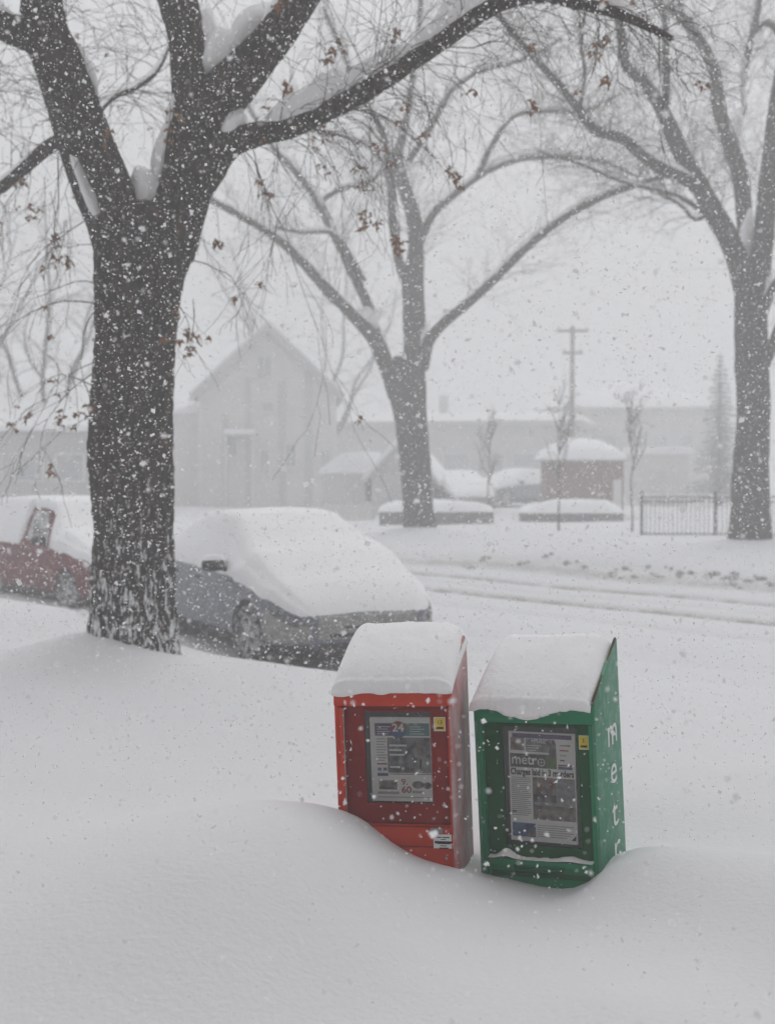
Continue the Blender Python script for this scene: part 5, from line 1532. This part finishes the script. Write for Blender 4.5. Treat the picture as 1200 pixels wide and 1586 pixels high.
def long_building():
    # flat-roofed wing whose eave rises to the right, and a hall with a broad hipped roof behind the kiosk
    d = 78.0; k = d / FPX
    a = at(505, 720, d); zb = G(a.x, d) - .2
    t = empty('flat_roofed_building', (a.x, d, zb), (0, 0, R(-14))); tag(t, 'long low pale building behind the middle elm', 'building')
    L = (880 - 505) * k * 1.03; H = at(520, 662, d).z - zb
    mb = MB(); mb.box(0, L, 0, 9, 0, H); mb.build('wall', M['stucco'], t)
    mb = MB(); mb.box(-.5, L + .4, -.6, 9.4, H + .003, H + .30); mb.build('fascia', M['siding_dark'], t)
    V, F = [], []
    nx, ny = 40, 10
    for i in range(nx + 1):
        for j in range(ny + 1):
            x = -.5 + (L + .9) * i / nx; y = -.6 + 10 * j / ny
            e = min(1, 8 * j / ny, 8 * (1 - j / ny), 12 * i / nx, 12 * (1 - i / nx))
            V.append((x, y, H + .302 + e * (.42 + .9 * (j / ny) * .5 + .10 * mnoise.noise(Vector((x * .3, y * .3, 0))))))
    for i in range(nx):
        for j in range(ny):
            q = i * (ny + 1) + j; F.append((q, q + ny + 1, q + ny + 2, q + 1))
    mb = MB(); mb.add(V, F); mb.build('roof_snow', M['snow_cap'], t, smooth=True)
    for i in range(7):
        x = 1.0 + i * (L - 2.0) / 6.3
        z = H * .52
        fr = MB(); w, h = 1.5, 1.0
        for q in ((-w/2-.08, -w/2, -h/2-.08, h/2+.08), (w/2, w/2+.08, -h/2-.08, h/2+.08)): fr.box(x + w/2 + q[0], x + w/2 + q[1], -.08, -.001, z + q[2], z + q[3])
        for q in ((-h/2-.08, -h/2), (h/2, h/2+.08)): fr.box(x, x + w, -.08, -.001, z + q[0], z + q[1])
        win = fr.build('window', M['trim'], t)
        mb = MB(); mb.box(x, x + w, -.011, -.002, z - h/2, z + h/2); mb.build('pane', M['window_glass'], win)
    mb = MB(); x = L * .42; mb.box(x, x + .5, 3, 3.5, H + .3, H + 2.0); mb.build('chimney', M['stucco'], t)
    # hall
    d = 84.0; k = d / FPX
    a = at(872, 720, d); zb = G(a.x, d) - .2
    t = empty('hip_roofed_hall', (a.x, d, zb), (0, 0, R(3))); tag(t, 'wide pale hall with snowy hipped roof behind the kiosk', 'building')
    L = (1128 - 872) * k; H = at(900, 636, d).z - zb; dep = 12
    mb = MB(); mb.box(0, L, 0, dep, 0, H); mb.build('wall', M['stucco'], t)
    mb = MB(); mb.box(-.5, L + .5, -.5, dep + .5, H + .003, H + .22); mb.build('fascia', M['siding_dark'], t)
    top = at(1000, 590, d + 6).z - zb
    V, F = [], []
    nx, ny = 40, 16
    for i in range(nx + 1):
        for j in range(ny + 1):
            x = -.5 + (L + 1) * i / nx; y = -.5 + (dep + 1) * j / ny
            e = min(1, x / 6 + .1, (L - x) / 6 + .1, (y + .5) / 6.4, (dep + .5 - y) / 6.4)
            e = max(0, e) ** .85
            V.append((x, y, H + .222 + (.25 if 0 < j < ny and 0 < i < nx else 0) + e * (top - H - .5) + .06 * mnoise.noise(Vector((x * .4, y * .4, 0)))))
    for i in range(nx):
        for j in range(ny):
            q = i * (ny + 1) + j; F.append((q, q + ny + 1, q + ny + 2, q + 1))
    mb = MB(); mb.add(V, F); mb.build('roof_snow', M['snow_cap'], t, smooth=True)
    for i in range(6):
        x = .9 + i * (L - 2.4) / 5; z = H * .62
        fr = MB(); w, h = .9, 1.1
        for q in ((-.08, 0, -h/2-.08, h/2+.08), (w, w+.08, -h/2-.08, h/2+.08)): fr.box(x + q[0], x + q[1], -.08, -.001, z + q[2], z + q[3])
        for q in ((-h/2-.08, -h/2), (h/2, h/2+.08)): fr.box(x, x + w, -.08, -.001, z + q[0], z + q[1])
        win = fr.build('window', M['trim'], t)
        mb = MB(); mb.box(x, x + w, -.011, -.002, z - h/2, z + h/2); mb.build('pane', M['window_glass'], win)
    # small flat annexe in front of the hall at the right
    d = 66.0; a = at(990, 720, d); zb = G(a.x, d) - .2
    t = empty('annexe', (a.x, d, zb)); tag(t, 'low flat annexe with a snow slab roof above the iron fence', 'building')
    H = at(1000, 704, d).z - zb; L = 75 * d / FPX
    mb = MB(); mb.box(0, L, 0, 4, 0, H); mb.build('wall', M['stucco'], t)
    mb = MB(); mb.box(-.2, L + .2, -.2, 4.2, H + .003, H + .40); mb.build('roof_snow', M['snow_cap'], t, bevel=.12)
    mb = MB(); mb.box(.5, 1.3, -.03, -.003, 0, 2.0 if H > 2.2 else H * .8); mb.build('door', M['siding_dark'], t)
long_building()

def left_building():
    d = 46.0; k = d / FPX
    a = at(-140, 720, d); zb = G(a.x, d) - .2
    t = empty('grey_building', (a.x, d, zb), (0, 0, R(10))); tag(t, 'grey flat-fronted building behind the red car', 'building')
    L = (235 + 140) * k; H = at(60, 668, d).z - zb
    mb = MB(); mb.box(0, L, 0, 8, 0, H); mb.build('wall', M['siding_dark'], t)
    mb = MB(); mb.prism([(-.4, H + .003), (4, H + 1.7), (8.4, H + .003)], 'x', -.3, L + .3); rf = mb.build('roof', M['siding_dark'], t)
    mb = MB(); mb.prism([(-.45, H + .006), (-.40, H + .22), (4, H + 2.0), (8.4, H + .22), (8.45, H + .006), (4, H + 1.706)], 'x', -.28, L + .28); mb.build('roof_snow', M['snow_cap'], rf, bevel=.05)
    for i in range(5):
        x = .8 + i * (L - 2) / 4.6; z = H * .6; w, h = .9, .9
        fr = MB()
        for q in ((-.08, 0, -h/2-.08, h/2+.08), (w, w+.08, -h/2-.08, h/2+.08)): fr.box(x + q[0], x + q[1], -.08, -.001, z + q[2], z + q[3])
        for q in ((-h/2-.08, -h/2), (h/2, h/2+.08)): fr.box(x, x + w, -.08, -.001, z + q[0], z + q[1])
        win = fr.build('window', M['trim'], t)
        mb = MB(); mb.box(x, x + w, -.011, -.002, z - h/2, z + h/2); mb.build('pane', M['window_glass'], win)
left_building()

def kiosk():
    d = 48.0; k = d / FPX
    a = at(846, 720, d); zb = G(a.x, d) - .2
    t = empty('brick_kiosk', (a.x, d, zb), (0, 0, R(-2))); tag(t, 'small brown brick kiosk under a dome of snow', 'kiosk')
    L = 119 * k; H = at(905, 714, d).z - zb; dep = 2.6
    mb = MB(); mb.box(.004, L - .004, .006, dep, 0, H); mb.build('wall', M['brick_wall'], t)
    bh, bl = .20, .40            # large split-face units, laid in running bond on the front
    me = MB().box(0, bl - .014, -.012, .012, 0, bh - .014).build('brick', M['brick'], t, loc=(0, 0, 0)).data
    me2 = MB().box(0, bl / 2 - .014, -.012, .012, 0, bh - .014).build('brick', M['brick'], t, loc=(0, 0, bh)).data
    rows = int(H / bh); cols = int(L / bl)
    for r_ in range(rows):
        o = (r_ % 2) * bl / 2
        for c_ in range(cols + 1):
            x = o + c_ * bl
            if r_ == 0 and c_ == 0: continue
            if x + bl <= L + .01: link('brick', me, t, (x, 0, r_ * bh))
            elif x + bl / 2 <= L + .01: link('brick', me2, t, (x, 0, r_ * bh))
        if r_ % 2 and r_ > 1: link('brick', me2, t, (0, 0, r_ * bh))
    mb = MB(); mb.box(-.25, L + .12, -.25, dep + .2, H + .003, H + .10); mb.build('eave', M['siding_dark'], t)
    V, F = [], []
    nx, ny = 26, 18
    top = at(905, 678, d).z - zb - H - .1
    for i in range(nx + 1):
        for j in range(ny + 1):
            x = -.28 + (L + .43) * i / nx; y = -.28 + (dep + .5) * j / ny
            ex = math.sin(math.pi * min(1, max(0, i / nx))); ey = math.sin(math.pi * j / ny)
            e = (ex ** .75) * (ey ** .7)
            V.append((x, y, H + .102 + (.10 if 0 < i < nx and 0 < j < ny else -.05) + e * (top - .05) * (1 + .12 * mnoise.noise(Vector((x, y, 0))))))
    for i in range(nx):
        for j in range(ny):
            q = i * (ny + 1) + j; F.append((q, q + ny + 1, q + ny + 2, q + 1))
    mb = MB(); mb.add(V, F); mb.build('roof_snow', M['snow_cap'], t, smooth=True)
    mb = MB(); mb.box(L * .86, L * .97, -.03, -.013, 0, H * .7); mb.build('downpipe_cover', M['trim'], t)
kiosk()

def planter(label, px0, px1, py0, py1, py_snow, d, seed):
    k = d / FPX
    a, b = at(px0, py1, d), at(px1, py1, d)
    zb = G(a.x, d) - .15
    t = empty('planter_wall', (a.x, d, zb)); tag(t, label, 'planter', 'block planters before the buildings')
    L = b.x - a.x; H = at(px0, py0, d).z - zb
    n = max(3, int(L / .6)); rows = 2
    bm_ = MB(); bm_.box(.008, L / n - .008, 0, .3, 0, H / rows - .012)
    me = bm_.build('block', M['stone'], t, bevel=.01).data
    for r_ in range(rows):
        for i in range(n):
            if r_ or i: link('block', me, t, (i * L / n, (.004 if (i + r_) % 2 else 0), r_ * H / rows))
    mb = MB(); mb.box(.02, L - .02, .03, 1.6, 0, H - .03); mb.build('core', M['stone'], t)
    V, F = [], []
    nx, ny = 40, 12
    hs_ = at(px0, py_snow, d).z - zb - H
    for i in range(nx + 1):
        for j in range(ny + 1):
            x = -.05 + (L + .1) * i / nx; y = -.06 + 1.75 * j / ny
            e = min(1, 7 * i / nx, 7 * (1 - i / nx)) ** .5 * min(1, 4 * j / ny, 5 * (1 - j / ny)) ** .5
            V.append((x, y, H - .02 + e * hs_ * (.85 + .4 * mnoise.noise(Vector((x * .8, y * .8, seed))))))
    for i in range(nx):
        for j in range(ny):
            q = i * (ny + 1) + j; F.append((q, q + ny + 1, q + ny + 2, q + 1))
    mb = MB(); mb.add(V, F); mb.build('snow_cap', M['snow_cap'], t, smooth=True)
planter('long low block planter right behind the middle elm trunk', 587, 765, 792, 812, 772, 42, 1)
planter('low block planter with thick snow in front of the brick kiosk', 810, 966, 794, 806, 774, 44, 2)

def utility_pole():
    d = 68.0
    b = at(885, 720, d); zb = G(b.x, d) - .2
    t = empty('utility_pole', (b.x, d, zb)); tag(t, 'wooden utility pole with two crossarms behind the kiosk', 'pole')
    H = at(885, 505, d).z - zb
    mb = MB(); mb.tube([(0, 0, 0), (0, 0, H * .5), (0, 0, H)], [.16, .14, .11], 12); mb.build('pole', M['pole_wood'], t, smooth='auto')
    for py, w, nm in ((513, 1.45, 'crossarm'), (547, .85, 'crossarm')):
        z = at(885, py, d).z - zb
        mb = MB(); mb.box(-w / 2 - .1, w / 2 + .1, -.23, -.12, z - .07, z + .07); arm = mb.build('crossarm', M['pole_wood'], t)
        for x in (-w / 2, 0, w / 2):
            mb = MB(); mb.tube([(x, -.175, z + .07), (x, -.175, z + .22)], [.045, .03], 8); mb.build('insulator', M['stone'], arm)
utility_pole()

# dry stalks poking out of the snow, across the street
def weeds():
    d = 27.0; p = at(592, 846, d)
    t = empty('dry_weed', (p.x, d, G(p.x, d) - .05)); tag(t, 'brown tuft of dry stalks poking through snow beside the street', 'weed')
    r_ = random.Random(3)
    for i in range(12):
        a = r_.uniform(0, 6.28); L = r_.uniform(.12, .30)
        o = Vector((math.cos(a), math.sin(a), 0)) * .12 * r_.random()
        pts = [o, o * 1.4 + Vector((0, 0, L * .6)), o * 2.2 + Vector((0, 0, L))]
        v, f = tube(pts, [.012, .01, .006], 5); link('stalk', mesh('stalk', v, f, M['weed']), t)
weeds()

# lumps of dirty snow thrown up along the far kerb
def lumps():
    r_ = random.Random(9)
    V, F = [], []
    for i in range(230):
        s_ = r_.uniform(2, 17); n = 19.0 + r_.gauss(0, .24)
        if r_.random() > 1.0 - .7 * (s_ > 13.5): continue
        x, y = (n - s_) * .70711, (n + s_) * .70711
        rr = r_.uniform(.02, .075)
        bm = bmesh.new(); bmesh.ops.create_icosphere(bm, subdivisions=1, radius=rr)
        z = G(x, y)
        b = len(V)
        for v_ in bm.verts:
            q = v_.co * (1 + .5 * mnoise.noise(v_.co * 20 + Vector((i, 0, 0))))
            V.append((x + q.x * 1.3, y + q.y, z + .03 + q.z * .8))
        F.extend(tuple(v_.index + b for v_ in fc.verts) for fc in bm.faces)
        bm.free()
    o = link('snow_lumps', mesh('snow_lumps', V, F, M['dirty_snow'], True))
    tag(o, 'dirty lumps of ploughed snow along the far kerb', 'snow lumps', kind='stuff')
lumps()

# ------------------------------------------------------------------ falling snow: flakes through the air of the whole place
def falling_snow():
    rg = np.random.default_rng(21)
    def region(n, x0, x1, y0, y1, z0, z1):
        return np.stack([rg.uniform(x0, x1, n), rg.uniform(y0, y1, n), rg.uniform(z0, z1, n)], 1)
    C = np.concatenate([region(9000, -4, 4, 2.3, 11, .3, 6), region(280000, -6, 6, 2.3, 13, .3, 7), region(150000, -11, 12, 13, 30, .1, 12)])
    big = np.zeros(len(C), bool); big[:9000] = True
    # keep flakes out of the ground and off the lens itself
    hz = height(C[:, 0], C[:, 1])
    keep = (C[:, 2] > hz + .03) & (C[:, 1] > 2.3)
    C, big = C[keep], big[keep]
    n = len(C)
    size = np.clip(rg.lognormal(math.log(.0037), .42, n), .0016, .0095)
    size = np.where(big, rg.uniform(.0065, .0115, n), size)      # wet clumps of several flakes
    # a bent, open flake: five points, three triangles
    base = np.array([(-1.0, 0, 0), (.9, .15, .2), (.1, 1.0, -.3), (-.2, -.9, .3), (.1, .1, .8)])
    V = base[None] * (1 + rg.uniform(-.45, .45, (n, 5, 3)))
    q = rg.normal(size=(n, 4)); q /= np.linalg.norm(q, axis=1, keepdims=True)
    w, x, y, z = q.T
    Rm = np.stack([np.stack([1-2*(y*y+z*z), 2*(x*y-z*w), 2*(x*z+y*w)], -1), np.stack([2*(x*y+z*w), 1-2*(x*x+z*z), 2*(y*z-x*w)], -1), np.stack([2*(x*z-y*w), 2*(y*z+x*w), 1-2*(x*x+y*y)], -1)], 1)
    V = np.einsum('nij,nkj->nki', Rm, V) * size[:, None, None] + C[:, None, :]
    T = np.array([(0, 2, 1), (0, 1, 3), (2, 3, 4)])
    Fc = (T[None] + (np.arange(n) * 5)[:, None, None]).reshape(-1, 3)
    me = bpy.data.meshes.new('falling_snow')
    me.vertices.add(n * 5); me.vertices.foreach_set('co', V.ravel())
    me.loops.add(len(Fc) * 3); me.loops.foreach_set('vertex_index', Fc.ravel().astype(np.int32))
    me.polygons.add(len(Fc)); me.polygons.foreach_set('loop_start', (np.arange(len(Fc)) * 3).astype(np.int32))
    me.update(calc_edges=True)
    me.materials.append(M['flake'])
    o = link('falling_snow', me); tag(o, 'white snowflakes falling through the whole street', 'snowflakes', kind='stuff')
falling_snow()

# ------------------------------------------------------------------ haze
def haze():
    m = bpy.data.materials.new('haze_air'); m.use_nodes = True
    nt = m.node_tree; nt.nodes.clear()
    v = nt.nodes.new('ShaderNodeVolumePrincipled'); o = nt.nodes.new('ShaderNodeOutputMaterial')
    v.inputs['Color'].default_value = (0.975, 0.98, 0.985, 1)
    v.inputs['Density'].default_value = HAZE_DENSITY
    v.inputs['Anisotropy'].default_value = 0.0
    nt.links.new(v.outputs[0], o.inputs['Volume'])
    mb = MB(); mb.box(-250, 250, -40, 340, -2.0, 20.0)
    h = mb.build('haze', m); tag(h, 'pale haze of fine snow filling the air', 'haze', kind='stuff')
haze()
